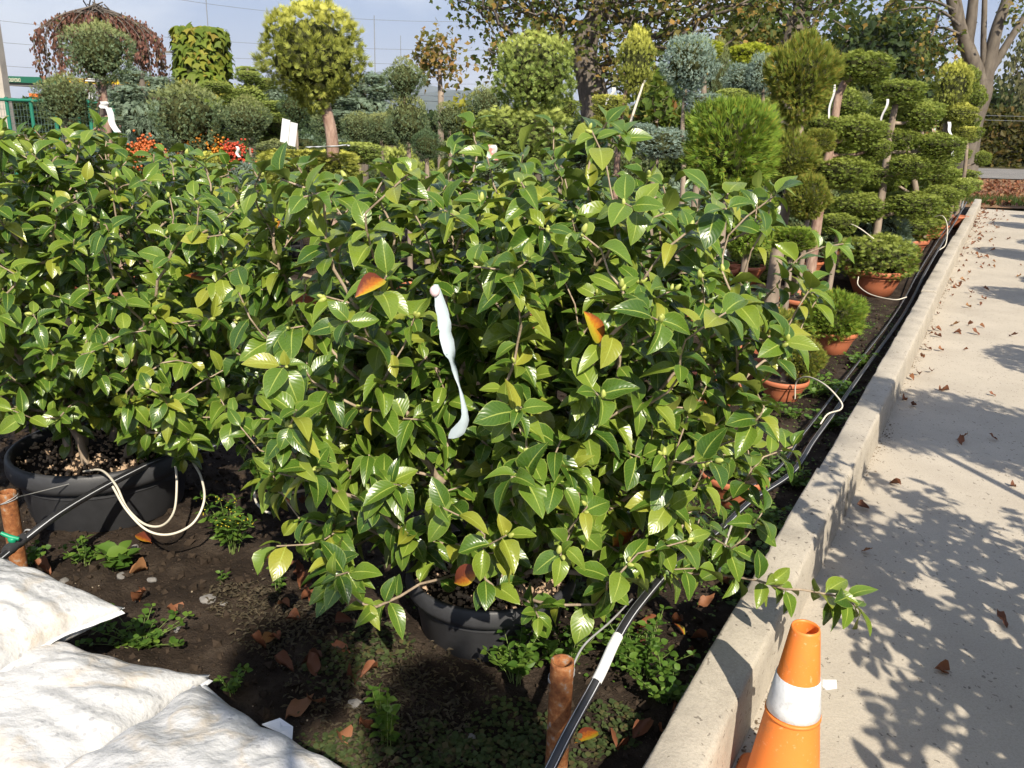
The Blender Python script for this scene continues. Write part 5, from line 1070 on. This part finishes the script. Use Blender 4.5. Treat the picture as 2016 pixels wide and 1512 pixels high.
tree('big_maple', 'big tree with a dark trunk and green leaves turning rust behind the tall thuja ball', (1540, 330), [(1545, 200), (1560, 80), (1580, 20), (1590, -80)], 27, T2, 200, 2.2, 14, .30, .18, m_brown2, m_bark2, .40, seed=42, tpl=LOBED)
T3 = [(1690, -260), (1720, 0), (1740, 60), (1800, 70), (1860, 30), (1880, -20), (2100, -40), (2120, -260)]
bt = tag(empty('bare_limbed_tree', (at(1903, 318, 34)[0], 34, 0)), 'large smooth grey trunk forking into thick bare limbs beside the road', 'tree')
def limb(pts, r, name='limb'): ptree(bt, [at(x, y, 34) for x, y in pts], [q * .8 * 34 / FPX for q in r], m_bark3, name)
b0 = at(1903, 318, 34); b0[2] = -.1
mbp = [b0] + [at(x, y, 34) for x, y in [(1905, 300), (1915, 240), (1927, 190), (1932, 158)]]; ptree(bt, mbp, [.50, .40, .37, .45, .42], m_bark3, 'trunk')
limb([(1930, 165), (1912, 115), (1892, 60), (1876, 10), (1862, -60)], [20, 17, 14, 12, 9]); limb([(1925, 150), (1905, 95), (1912, 40), (1922, -60)], [16, 14, 12, 9]); limb([(1937, 150), (1936, 90), (1938, 20), (1940, -60)], [7, 6.5, 6, 5])
limb([(1938, 165), (1950, 110), (1963, 55), (1982, 0), (2000, -60)], [18, 15, 13, 11, 8]); limb([(1942, 150), (1965, 115), (1990, 75), (2022, 25), (2060, -40)], [12, 9, 8, 7, 5]); limb([(1905, 95), (1895, 55), (1885, 0), (1870, -60)], [11, 9, 8, 6])
rng = np.random.default_rng(4); tw = [[(1895, 70), (1860, 55), (1830, 60), (1800, 85)], [(1890, 50), (1850, 20), (1800, 15), (1750, 25)], [(1880, 20), (1830, 0), (1760, 5), (1735, 40)], [(1910, 95), (1880, 70), (1850, 80)], [(1850, 25), (1835, 70), (1815, 110)], [(1890, 68), (1870, 100), (1855, 85)]]
tp_ = []
for q in tw:
    P = smooth_path([at(x, y, 34 + rng.normal() * .5) for x, y in q], 12); mb = MB(); mb.tube(P, np.linspace(.06, .02, 12), 5); obj('twig', mb.mesh('twig', m_bark2), bt); tp_ += list(P[3:])
for px, py, nn in [(1740, 30, 4), (1780, 10, 5), (1800, 30, 5), (1830, 90, 12), (1845, 100, 8), (1815, 125, 7), (1825, 60, 7), (1750, -20, 4), (1985, 45, 5), (1990, 10, 5), (2005, 0, 6), (1860, -10, 4), (1900, -90, 12), (2000, -110, 12), (1820, 135, 4)]:
    tp_ += [at(px + rng.normal() * 14, py + rng.normal() * 12, 34 + rng.normal() * .8) for _ in range(nn)]
mb = MB(); mb.inst(*leaves_at(np.array(tp_), 5, .28, .20, LOBED, .3, 8)); obj('crown', mb.mesh('crown', m_brown, False), bt)
tree('round_oak', 'dark green round headed tree farther off behind the flat topped cypress', (1740, 260), [(1742, 200), (1745, 130)], 55, [(1645, 110), (1660, 70), (1720, 55), (1745, 45), (1790, 60), (1815, 110), (1800, 165), (1740, 190), (1660, 160)], 260, 4, 16, .8, .55, m_dkgreen, m_bark2, .5, seed=44)
tree('willow_tree', 'pale weeping willow at the far side of the bare limbed tree', (2040, 280), [(2040, 180), (2035, 100)], 44, [(1990, 95), (2050, 30), (2120, 100), (2100, 240), (2005, 215), (1992, 150)], 150, 2, 16, .4, .28, M_tree('willow_leaves', [(0, (.12, .13, .06)), (1, (.24, .23, .12))]), m_bark2, .35, seed=45, droop=2.)
for i, (px, py, w, h, Y, lab) in enumerate([(1850, 205, 110, 70, 70, 'dark far tree mass behind the golden column'), (1975, 215, 50, 70, 66, 'dark far tree right of the bare trunk'), (2005, 235, 60, 50, 64, 'dark low far tree by the hedge'), (1690, 245, 100, 50, 60, 'dark green far tree behind the cypress tiers'), (1630, 200, 80, 80, 62, 'far tree between the thuja ball and the cypress'), (1480, 90, 60, 160, 40, 'thin autumn tree behind the lime conifer'), (1540, 225, 60, 40, 58, 'green far shrubbery by the pale wall')]):
    poly = [(px + w / 2 * math.cos(a) * (1 + .2 * math.sin(3 * a)), py + h / 2 * math.sin(a)) for a in np.linspace(0, 6.28, 14)[:-1]]
    tree('far_tree', lab, (px, py + h / 2 + 20), [(px, py + h / 3), (px, py)], Y, poly, 90, 2, 16, .6, .5, m_brown if i == 5 else m_dkgreen, m_bark2, .25, seed=60 + i)
tree('autumn_sapling', 'slender sapling with thin orange and yellow leaves against the grey sky', (868, 235), [(868, 205), (867, 180), (866, 150), (865, 100)], 13, [(815, 110), (835, 75), (865, 62), (895, 90), (910, 130), (905, 165), (870, 160), (825, 165), (830, 140)], 85, .35, 5, .09, .085, M_tree('sapling_leaves', [(0, (.10, .12, .03)), (.5, (.22, .17, .04)), (1, (.45, .22, .08))]), m_bark1, .045, seed=46, tpl=LOBED)
# weeping purple tree
def weeping():
    r = np.random.default_rng(12); Y = 12.0; root = tag(empty('weeping_tree', (at(205, 330, Y)[0], Y, 0)), 'weeping tree with drooping dark red brown foliage behind the pink trunked ball', 'tree')
    ptree(root, [np.array([at(205, 300, Y)[0], Y, -.05]), at(205, 200, Y), at(195, 100, Y), at(188, 25, Y)], [.08, .07, .06, .04], m_bark2); P = []; ap = at(190, 20, Y); mb = MB()
    for i in range(105):
        a = r.random() * 6.28; rx = (.25 + .65 * r.random() ** .6); ex = ap + np.array([math.cos(a) * rx * .85, math.sin(a) * rx * .85, -.05 - rx * .28]); ln = (.25 + 1.0 * r.random() ** 1.5) * (.25 + rx * .95)
        p1 = ap + (ex - ap) * .55 + [0, 0, .10 * rx]; Q = smooth_path([ap + r.normal(size=3) * .05, p1, ex, ex + [math.cos(a) * .05, math.sin(a) * .05, -ln * .5], ex + [math.cos(a) * .04, math.sin(a) * .04, -ln]], 22)
        mb.tube(Q, np.linspace(.010, .003, 22), 3, cap=False); P += list(Q[6:]) + (list(Q[6:]) if r.random() < .8 else [])
    obj('limbs', mb.mesh('limbs', m_bark2), root); mb = MB(); mb.inst(*leaves_at(np.array(P), 2, .03, .05, KITE, 2.2, 3)); obj('crown', mb.mesh('crown', M_tree('purple_brown_leaves', [(0, (.10, .04, .038)), (.5, (.24, .11, .09)), (.9, (.40, .20, .15)), (1, (.20, .24, .07))]), False), root)
weeping()
# ivy column
def ivy():
    Y = 10.5; c = at(397, 130, Y); root = tag(empty('creeper_column', (c[0], Y, 0)), 'tall column covered in yellow green creeper leaves', 'plant'); rr = 47 * Y / FPX; hh = 66 * Y / FPX
    mb = MB(); mb.tube([np.array([c[0], Y, -.05]), np.array([c[0], Y, c[2] + hh - .06])], [.06, .05], 8); obj('stem', mb.mesh('stem', m_bark2), root)
    mb = MB(); mb.lathe([(.01, c[2] - hh * 1.05), (rr * .8, c[2] - hh), (rr * .88, c[2]), (rr * .85, c[2] + hh * .85), (rr * .5, c[2] + hh * .95), (.01, c[2] + hh * .96)], 20, (c[0], Y, 0), wob=.1); obj('twig_mass', mb.mesh('twig_mass', m_core), root)
    r = np.random.default_rng(3); n = 900; a = r.random(n) * 6.28; z = c[2] - hh * 1.08 + 2.08 * hh * r.random(n); rad = rr * (.88 + .14 * r.random(n)) * (1 + .06 * np.sin(3 * a + z * 6)); topm = r.random(n) < .12; rad[topm] *= r.random(topm.sum()) ** .5; z[topm] = c[2] + hh * (.92 + .12 * r.random(topm.sum()))
    o_ = np.stack([np.cos(a), np.sin(a), 0 * a], -1); P = np.stack([c[0] + rad * np.cos(a), Y + rad * np.sin(a), z], -1); D = o_ * .35 + np.array([0, 0, -1.]) + r.normal(size=(n, 3)) * .35; N = o_ + np.array([0, 0, .5]) + r.normal(size=(n, 3)) * .25
    mb = MB(); mb.inst(LOBED, frames(D, N) * (.085 + .06 * r.random(n))[:, None, None], P); obj('foliage', mb.mesh('foliage', M_tree('creeper_leaves', [(0, (.10, .16, .02)), (.5, (.19, .25, .035)), (.85, (.36, .35, .05)), (1, (.36, .24, .06))]), False), root)
ivy()
# feathery cedars
for px, py, w, h, Y, lab in [(285, 215, 110, 130, 8.3, 'feathery grey green cedar beside the green fence'), (715, 205, 110, 100, 9.6, 'soft drooping blue green cedar right of the big golden ball'), (490, 185, 100, 90, 9.9, 'loose brown green juniper behind the creeper column'), (1060, 300, 80, 50, 9.0, 'soft grey conifer behind the camellia tips near the white bag'), (540, 215, 80, 90, 10.8, 'tall loose blue green cedar left of the big golden ball')]:
    root = tag(empty('cedar', (at(px, py, Y)[0], Y, 0)), lab, 'conifer'); c = at(px, py, Y); ptree(root, [np.array([c[0], Y, -.03]), c, c + [0, 0, h / 2 * Y / FPX]], [.05, .04, .01], m_bark2); u = Y / FPX
    for k in range(9):
        z = 1 - 2 * (k + .5) / 9; q = c + np.array([rng.normal() * .28 * w * u, rng.normal() * .2 * w * u, z * h / 2 * u]); pad(root, q, w * u * (.22 + .10 * (1 - z)), h * u * .13, 'feather' if 'juniper' not in lab else 'goldgreen', 'pad')
    pad(root, c + [0, 0, -h * u * .15], w * u * .36, h * u * .36, 'feather' if 'juniper' not in lab else 'goldgreen', 'ball')
# pyracantha with berries
def berry(label, px, py, w, Y, col, seed):
    r = np.random.default_rng(seed); c = at(px, py, Y); R0 = w / 2 * Y / FPX; root = tag(empty('berry_bush', (c[0], Y, 0)), label, 'shrub'); ptree(root, [np.array([c[0], Y, -.03]), np.array([c[0], Y, c[2] * .6]), c], [.02, .018, .01], m_bark2)
    n = 500; q = unit(r.normal(size=(n, 3))) * (.5 + .5 * r.random((n, 1))) * R0; mb = MB(); mb.inst(KITE, frames(r.normal(size=(n, 3)), r.normal(size=(n, 3)) + [0, 0, 1]) * (.05 + .03 * r.random(n))[:, None, None], c + q); obj('foliage', mb.mesh('foliage', C['dark'], False), root)
    n = 650; k = r.integers(0, 45, n); cc = unit(r.normal(size=(45, 3)) + [0, -.4, .5]) * R0 * (.75 + .35 * r.random((45, 1))); P = c + cc[k] + r.normal(size=(n, 3)) * .028; mb = MB(); mb.inst((ICO0[0], ICO0[1], None), np.repeat(np.eye(3)[None] * .0105, n, 0), P); stuff(obj('berries', mb.mesh('berries', M_plain(label.split()[2] + '_berries', col, .4, .5, .25, 30)), root))
berry('bush of orange yellow berries below the grey blue cypress', 400, 300, 80, 6.9, (.50, .19, .015), 5); berry('bush of red berries beside the thin stemmed ball', 462, 322, 60, 6.9, (.40, .045, .015), 6); berry('patch of orange berries among the dense camellia top', 285, 315, 60, 6.4, (.42, .10, .02), 7)
tree('yellow_shrub', 'yellow leaved young bush between the blue green domes', (912, 320), [(912, 280), (912, 240)], 8.6, [(890, 300), (888, 215), (905, 185), (930, 190), (940, 290)], 60, .2, 5, .06, .07, M_tree('yellow_leaves', [(0, (.16, .20, .03)), (1, (.45, .40, .05))]), m_bark1, .02, cat='shrub', seed=71)
tree('variegated_shrub', 'glossy red tipped shrub behind the bamboo stake', (1290, 330), [(1290, 280), (1290, 220)], 8.0, [(1245, 290), (1250, 180), (1300, 150), (1340, 190), (1335, 290)], 110, .3, 6, .08, .085, M_tree('red_tipped_leaves', [(0, (.06, .11, .02)), (.7, (.13, .19, .03)), (.9, (.25, .24, .05)), (1, (.35, .09, .05))]), m_bark1, .025, cat='shrub', seed=72)

# ================================================================== HEDGE, FENCES, STATION, WIRES, HILLS
def hedge(label, x0, x1, y, z1, dpt, mat, n, size, seed):
    r = np.random.default_rng(seed); root = tag(empty('hedge', ((x0 + x1) / 2, y, 0)), label, 'hedge'); mb = MB(); nx = 60; xs = np.linspace(x0, x1, nx); ys = np.linspace(y - dpt * .8, y + dpt * .8, 8); X, Yg = np.meshgrid(xs, ys, indexing='ij'); top = z1 * (.85 + .28 * fbm(X * .8, Yg * .8, 3)); edge = (np.abs(Yg - y) / (dpt * .8)) ** 6
    mb.grid(X, Yg, top * (1 - edge) - .1); obj('twig_mass', mb.mesh('twig_mass', m_core), root)
    x = x0 + (x1 - x0) * r.random(n); side = r.random(n); yy = np.where(side < .62, y - dpt * (.8 + .2 * r.random(n)), y + dpt * (2 * r.random(n) - 1)); zt = z1 * (.85 + .28 * fbm(x * .8, yy * .8, 3)); z = np.where(side < .62, zt * r.random(n), zt * (.95 + .1 * r.random(n)))
    P = np.stack([x, yy, z], -1); mb = MB(); mb.inst(KITE, frames(r.normal(size=(n, 3)), r.normal(size=(n, 3)) + [0, -.5, .6]) * (size * (.6 + .7 * r.random(n)))[:, None, None], P); obj('foliage', mb.mesh('foliage', mat, False), root)
hedge('long olive and rust coloured hedge beyond the road', 12, 62, 43, 2.5, 1.4, m_olive, 16000, .32, 5)
hedge('low dark hedge line behind the nursery bed', -30, 11, 46, 1.7, 1.0, m_dkgreen, 9000, .34, 6)
mb = MB(); mb.box((14.5, 41, .55), (9, .25, 1.1)); tag(obj('garden_wall', mb.mesh('garden_wall', m_conc_pole, False)), 'low pale wall far behind between the thuja ball and the juniper', 'wall')
# green fence
fY = 19.0; froot = tag(empty('green_fence', (at(150, 250, fY)[0], fY, 0)), 'green metal post and rail fence in front of the filling station', 'fence')
m_mesh = M_plain('green_grey_wire', (.10, .16, .14), .5)
zt = at(100, 199, fY)[2]
fx = [at(px, 230, fY)[0] for px in (17, 64, 226, 268)] + [at(px, 230, fY)[0] for px in (-40, 130, 178)]
for px in (-45, 17, 64, 110, 155, 178, 224, 300, 360):
    x = at(px, 230, fY)[0]; mb = MB(); mb.tube([np.array([x, fY, 0]), np.array([x, fY, zt + .05])], .04, 8); obj('post', mb.mesh('post', m_green_metal), froot)
xa, xb = at(-60, 230, fY)[0], at(380, 230, fY)[0]
for z, r_ in ((zt, .035), (.35, .03)): mb = MB(); mb.tube([np.array([xa, fY - .03, z]), np.array([xb, fY - .03, z])], r_, 6); obj('rail', mb.mesh('rail', m_green_metal), froot)
mb = MB()
for i in range(70):
    x = xa + (xb - xa) * i / 69; mb.tube([np.array([x, fY, .35]), np.array([x + .0, fY, zt])], .004, 3, cap=False)
for i in range(9): z = .4 + (zt - .45) * i / 8; mb.tube([np.array([xa, fY, z]), np.array([xb, fY, z])], .004, 3, cap=False)
stuff(obj('wire_mesh', mb.mesh('wire_mesh', m_mesh), froot))
# concrete pole
px0 = at(12, 240, 24); mb = MB(); top = at(-8, 20, 24); bx = px0[0]
mb.add([[bx + sx * w, 24 + sy * w, z] for z, w in ((-.1, .16), (9, .10)) for sx, sy in ((-1, -1), (1, -1), (1, 1), (-1, 1))], [[0, 1, 5, 4], [1, 2, 6, 5], [2, 3, 7, 6], [3, 0, 4, 7], [4, 5, 6, 7]]); proot = tag(obj('utility_pole', mb.mesh('utility_pole', m_conc_pole, False)), 'square concrete utility pole by the green fence', 'pole')
# filling station
gY = 110.; g = gY / FPX; st = tag(empty('filling_station', (at(160, 200, gY)[0], gY, 0)), 'filling station canopy with green fascia lettering and yellow band beyond the fence', 'building')
def gx(px): return at(px, 190, gY)[0]
def gz(py, px=100): return at(px, py, gY)[2]
m_sgreen = M_plain('dark_green_fascia', (.012, .11, .065), .4); m_yellow = M_plain('yellow_fascia', (.62, .40, .01), .4); m_grey = M_plain('grey_cladding', (.38, .38, .39), .5); m_sw = M_plain('white_cladding', (.60, .61, .62), .5); m_dk = M_plain('dark_soffit', (.16, .15, .14), .7)
mb = MB(); mb.box(((gx(22) + gx(165)) / 2, gY, (gz(154) + gz(166)) / 2), (gx(165) - gx(22), 8, gz(154) - gz(166))); fa = obj('fascia', mb.mesh('fascia', m_sgreen, False), st)
mb = MB(); mb.box(((gx(157) + gx(320)) / 2, gY + .5, (gz(158, 230) + gz(170, 230)) / 2), (gx(320) - gx(157), 8, gz(158, 230) - gz(170, 230))); fb = obj('fascia', mb.mesh('fascia', m_yellow, False), st)
mb = MB(); mb.box(((gx(40) + gx(318)) / 2, gY + 1, gz(171, 200)), (gx(318) - gx(40), 9.4, .5)); obj('soffit', mb.mesh('soffit', m_dk, False), st)
mb = MB(); mb.box(((gx(180) + gx(330)) / 2, gY + 8, (gz(176, 250) + 0) / 2), (gx(330) - gx(180), 6, gz(176, 250))); obj('shop_wall', mb.mesh('shop_wall', m_grey, False), st)
mb = MB(); mb.box(((gx(40) + gx(110)) / 2, gY + 12, gz(170) / 2), (gx(110) - gx(40), 5, gz(170))); obj('shop_wall', mb.mesh('shop_wall', m_sw, False), st)
for px in (85, 150, 222, 300): mb = MB(); mb.box((gx(px), gY + 1, gz(172) / 2), (.6, .6, gz(172))); obj('column', mb.mesh('column', m_dk, False), st)
for px in (196, 238, 262): mb = MB(); mb.box((gx(px), gY + 4.9, gz(190, px)), (1.4, .1, 1.5)); obj('window', mb.mesh('window', M_plain('dark_glass', (.03, .035, .04), .1), False), st)
mb = MB(); mb.box((gx(232), gY + 4.8, gz(197, 232)), (.9, .1, 1.6)); obj('poster', mb.mesh('poster', M_plain('red_poster', (.45, .02, .03), .4), False), st)
def text(name, body, x, y, z, h, mat, parent, w=None):
    cu = bpy.data.curves.new(name, 'FONT'); cu.body = body; cu.size = 1; cu.extrude = .02; cu.align_x = 'CENTER'; cu.align_y = 'CENTER'; to = bpy.data.objects.new(name, cu); COL.objects.link(to); bpy.context.view_layer.update()
    me = bpy.data.meshes.new_from_object(to.evaluated_get(bpy.context.evaluated_depsgraph_get())); bpy.data.objects.remove(to); co = np.empty(len(me.vertices) * 3, np.float32); me.vertices.foreach_get('co', co); co = co.reshape(-1, 3); s = h / (co[:, 1].max() - co[:, 1].min()); sx = s if w is None else w / (co[:, 0].max() - co[:, 0].min()); out = np.stack([x + co[:, 0] * sx, y - co[:, 2] * s, z + co[:, 1] * s], -1); me.vertices.foreach_set('co', out.astype(np.float32).ravel()); me.update(); me.materials.clear(); me.materials.append(mat)
    return obj(name, me, parent)
m_cream = M_plain('cream_letters', (.70, .66, .50), .4); text('lettering', 'ЗАПРОШУЄМО', gx(64), gY - 4.1, gz(160.5, 64), .42, m_cream, fa, 2.15)
text('lettering', 'ОККО', gx(181), gY - 3.6, gz(164, 180), .55, m_dk, fb)
mb = MB(); x = gx(42); mb.box((x, gY - 12, gz(206, 42) + 1.4), (1.05, .35, 6.0)); so_ = obj('price_sign', mb.mesh('price_sign', M_plain('white_sign_panel', (.80, .80, .80), .4), False)); tag(so_, 'tall white price sign with a red mark by the concrete pole', 'sign')
mb = MB(); mb.box((x + .1, gY - 12.2, gz(226, 42)), (.22, .06, .9)); obj('red_mark', mb.mesh('red_mark', M_plain('red_paint', (.6, .02, .05), .4), False), so_)
mb = MB(); mb.box((at(74, 225, 60)[0], 60, 1.0), (.55, .5, 2.1)); tag(obj('orange_cabinet', mb.mesh('orange_cabinet', M_plain('orange_paint', (.62, .16, .03), .5), False)), 'orange cabinet behind the green fence', 'cabinet')
# masts, lamp and wires
def mast(label, px, top, Y, r):
    a = at(px, 230, Y); b = at(px - 6, top, Y); mb = MB(); h = b[2]; k = 14; mb.tube([np.array([a[0], Y, -.1]), np.array([a[0], Y, h])], [r, r * .6], 5); tag(obj('radio_mast', mb.mesh('radio_mast', m_mast)), label, 'mast')
m_mast = M_plain('grey_mast_steel', (.22, .23, .25), .5)
mast('thin radio mast above the creeper column', 422, -60, 300, .22); mast('thin radio mast right of the big golden ball', 740, 30, 300, .22); mast('short faint mast near the two tiered topiary', 790, 70, 340, .18); mast('pale mast top above the big golden ball', 640, -60, 260, .3)
lp = at(318, 102, 60); lb = at(300, 230, 60); lroot = tag(empty('street_lamp', (lb[0], 60, 0)), 'street lamp arm behind the weeping tree', 'street lamp'); mb = MB(); mb.tube([np.array([lb[0] - .6, 60, 0]), np.array([lb[0] - .6, 60, lp[2] - .3]), np.array([lb[0] - .4, 60, lp[2]]), lp], .05, 5); obj('pole', mb.mesh('pole', m_mast), lroot); mb = MB(); mb.box(lp + [.3, 0, 0], (.7, .3, .14)); obj('lamp_head', mb.mesh('lamp_head', m_dk, False), lroot)
def wire(label, a, b, Y1, Y2, sag, r=.02, group='overhead wires'):
    A, B = at(*a, Y1), at(*b, Y2); t_ = np.linspace(0, 1, 24)[:, None]; P = A * (1 - t_) + B * t_; P[:, 2] -= sag * 4 * (t_ * (1 - t_))[:, 0]; mb = MB(); mb.tube(P, r, 3, cap=False); tag(obj('overhead_wire', mb.mesh('overhead_wire', m_mast)), label, 'wire', group)
for a, b, s in [((-40, 36), (1000, 98), .6), ((180, -30), (1000, 40), .8), ((-40, 80), (1000, 128), .4), ((-40, 126), (1000, 165), .4)]: wire('thin overhead wire crossing the grey sky', a, b, 60, 75, s, .016)
for y0 in (186, 197): wire('barbed wire strand of the far boundary fence', (640, y0 - 6), (2040, y0 + 44 if y0 == 186 else y0 + 42), 32, 40, .05, .010, 'barbed wire strands')
# distant hills
t = NT('forested_hill'); m_hill = t.finish(t.pbsdf(t.ramp(t.noise(.01, 6, .6), [(.4, (.03, .05, .03)), (.6, (.05, .07, .04))]), .95, .1))
def hill(name, pts, Y, dep):
    mb = MB(); xs = np.linspace(pts[0][0], pts[-1][0], 80); ys = np.interp(xs, [p[0] for p in pts], [p[1] for p in pts]) + 2.0 * fbm(xs * .03, xs * 0 + Y, 4); ridge = np.array([at(a, b, Y) for a, b in zip(xs, ys)]); R0 = ridge.copy(); R0[:, 2] = -2; R0[:, 1] -= dep; m1 = (ridge + R0) / 2; m1[:, 2] += 6; R2 = ridge.copy(); R2[:, 2] = -2; R2[:, 1] += dep
    G = np.stack([R0, m1, ridge, R2], 1); mb.grid(G[..., 0], G[..., 1], G[..., 2]); me = mb.mesh(name, m_hill); structure(obj(name, me))
hill('hill', [(-900, 215), (200, 196), (520, 190), (640, 175), (700, 150), (760, 138), (850, 170), (940, 185), (1100, 205), (2200, 232)], 5200, 1200)
hill('hill', [(-700, 210), (300, 195), (500, 196), (700, 192), (900, 178), (1000, 176), (1150, 200), (1400, 214), (2300, 250)], 3600, 700)

# ================================================================== ROW ON THE FAR SIDE OF THE PATH (outside the picture, casts the shade on the path)
rng = np.random.default_rng(77)
def side_topiary(label, x, y, balls, kind, trunk_h):
    root = tag(empty('topiary_tree', (x, y, 0)), label, 'topiary'); make_pot(root, (x, y, -.01), .22, .22, m_terra); ptree(root, [np.array([x, y, .15]), np.array([x + .02, y, trunk_h * .5]), np.array([x, y, trunk_h])], [.03, .026, .02], m_bark1)
    for dx, dy, z, rx, rz in balls: pad(root, np.array([x + dx, y + dy, z]), rx, rz, kind, 'ball')
side_topiary('tall unseen standard with a round head, added to shade the front soil', .90, -2.1, [(0, 0, 3.35, .24, .22)], 'cloud', 3.3)  # added out of view; its head casts the soft shadow on the front soil
side_topiary('tall unseen standard with a wide head, added beside the other shade caster', .46, -2.02, [(0, 0, 3.5, .2, .17)], 'cloud', 3.4)  # second added caster, spreads that soil shadow towards the sacks
SR = 'clipped trees on the far side of the path'
side_topiary('round headed standard on a tall bare stem across the path from the kerb', 2.72, 2.15, [(0, 0, 2.05, .30, .30)], 'cloud', 2.0)
side_topiary('big clipped globe across the path with a tuft below', 3.05, 3.0, [(0, 0, 1.2, .50, .46), (.1, .1, .55, .25, .2)], 'cloud', 1.2)
for i, (y, zz, rr) in enumerate([(5.2, 1.15, .48), (6.4, .75, .5), (7.6, 1.4, .46), (9.0, .8, .5), (10.6, 1.5, .5), (12.4, .9, .5), (14.4, 1.4, .5), (16.4, 1.0, .5), (18.4, 1.3, .5)]):
    b = kp(y / KD[1] + .2, -PW - .42); side_topiary('clipped globe topiary in the row across the path', b[0], b[1], [(0, 0, zz, rr, rr * .85), (-.1, .1, zz * .5, rr * .7, rr * .4)], 'cloud', zz)
    bpy.context.scene.collection.objects
for o in COL.objects:
    if o.get('label') == 'clipped globe topiary in the row across the path': o['group'] = SR
rng = np.random.default_rng(8)
tips = sample_tips(330, None, np.array([2.02, 1.55, .95]), np.array([.66, .80, .66]), None, shell=.3)
camellia('potted_camellia', 'camellia in a black pot on the far side of the path opposite the cone', (2.2, 1.55, .27, .22, -.01), tips, np.zeros((0, 3)), 6, .085, 55, 0)
rng = np.random.default_rng(9)
tips = sample_tips(260, None, np.array([1.78, .42, .85]), np.array([.55, .6, .55]), None, shell=.3)
camellia('potted_camellia', 'smaller camellia in a black pot across the path, next to the larger one', (1.95, .4, .25, .22, -.01), tips, np.zeros((0, 3)), 6, .085, 56, 0)

# ================================================================== HAZE
t = NT('thin_autumn_haze'); t.m.node_tree.nodes.remove(t.out); t.out = t.t.nodes.new('ShaderNodeOutputMaterial'); vol = t.n('VolumePrincipled'); vol.inputs['Color'].default_value = (.80, .87, 1.0, 1); vol.inputs['Density'].default_value = .00014; vol.inputs['Anisotropy'].default_value = 0.0
t.t.links.new(vol.outputs[0], t.out.inputs['Volume'])
mb = MB(); mb.box((0, 4450, 210), (13000, 9800, 422.2)); hz = obj('haze', mb.mesh('haze', t.m, False)); stuff(hz)
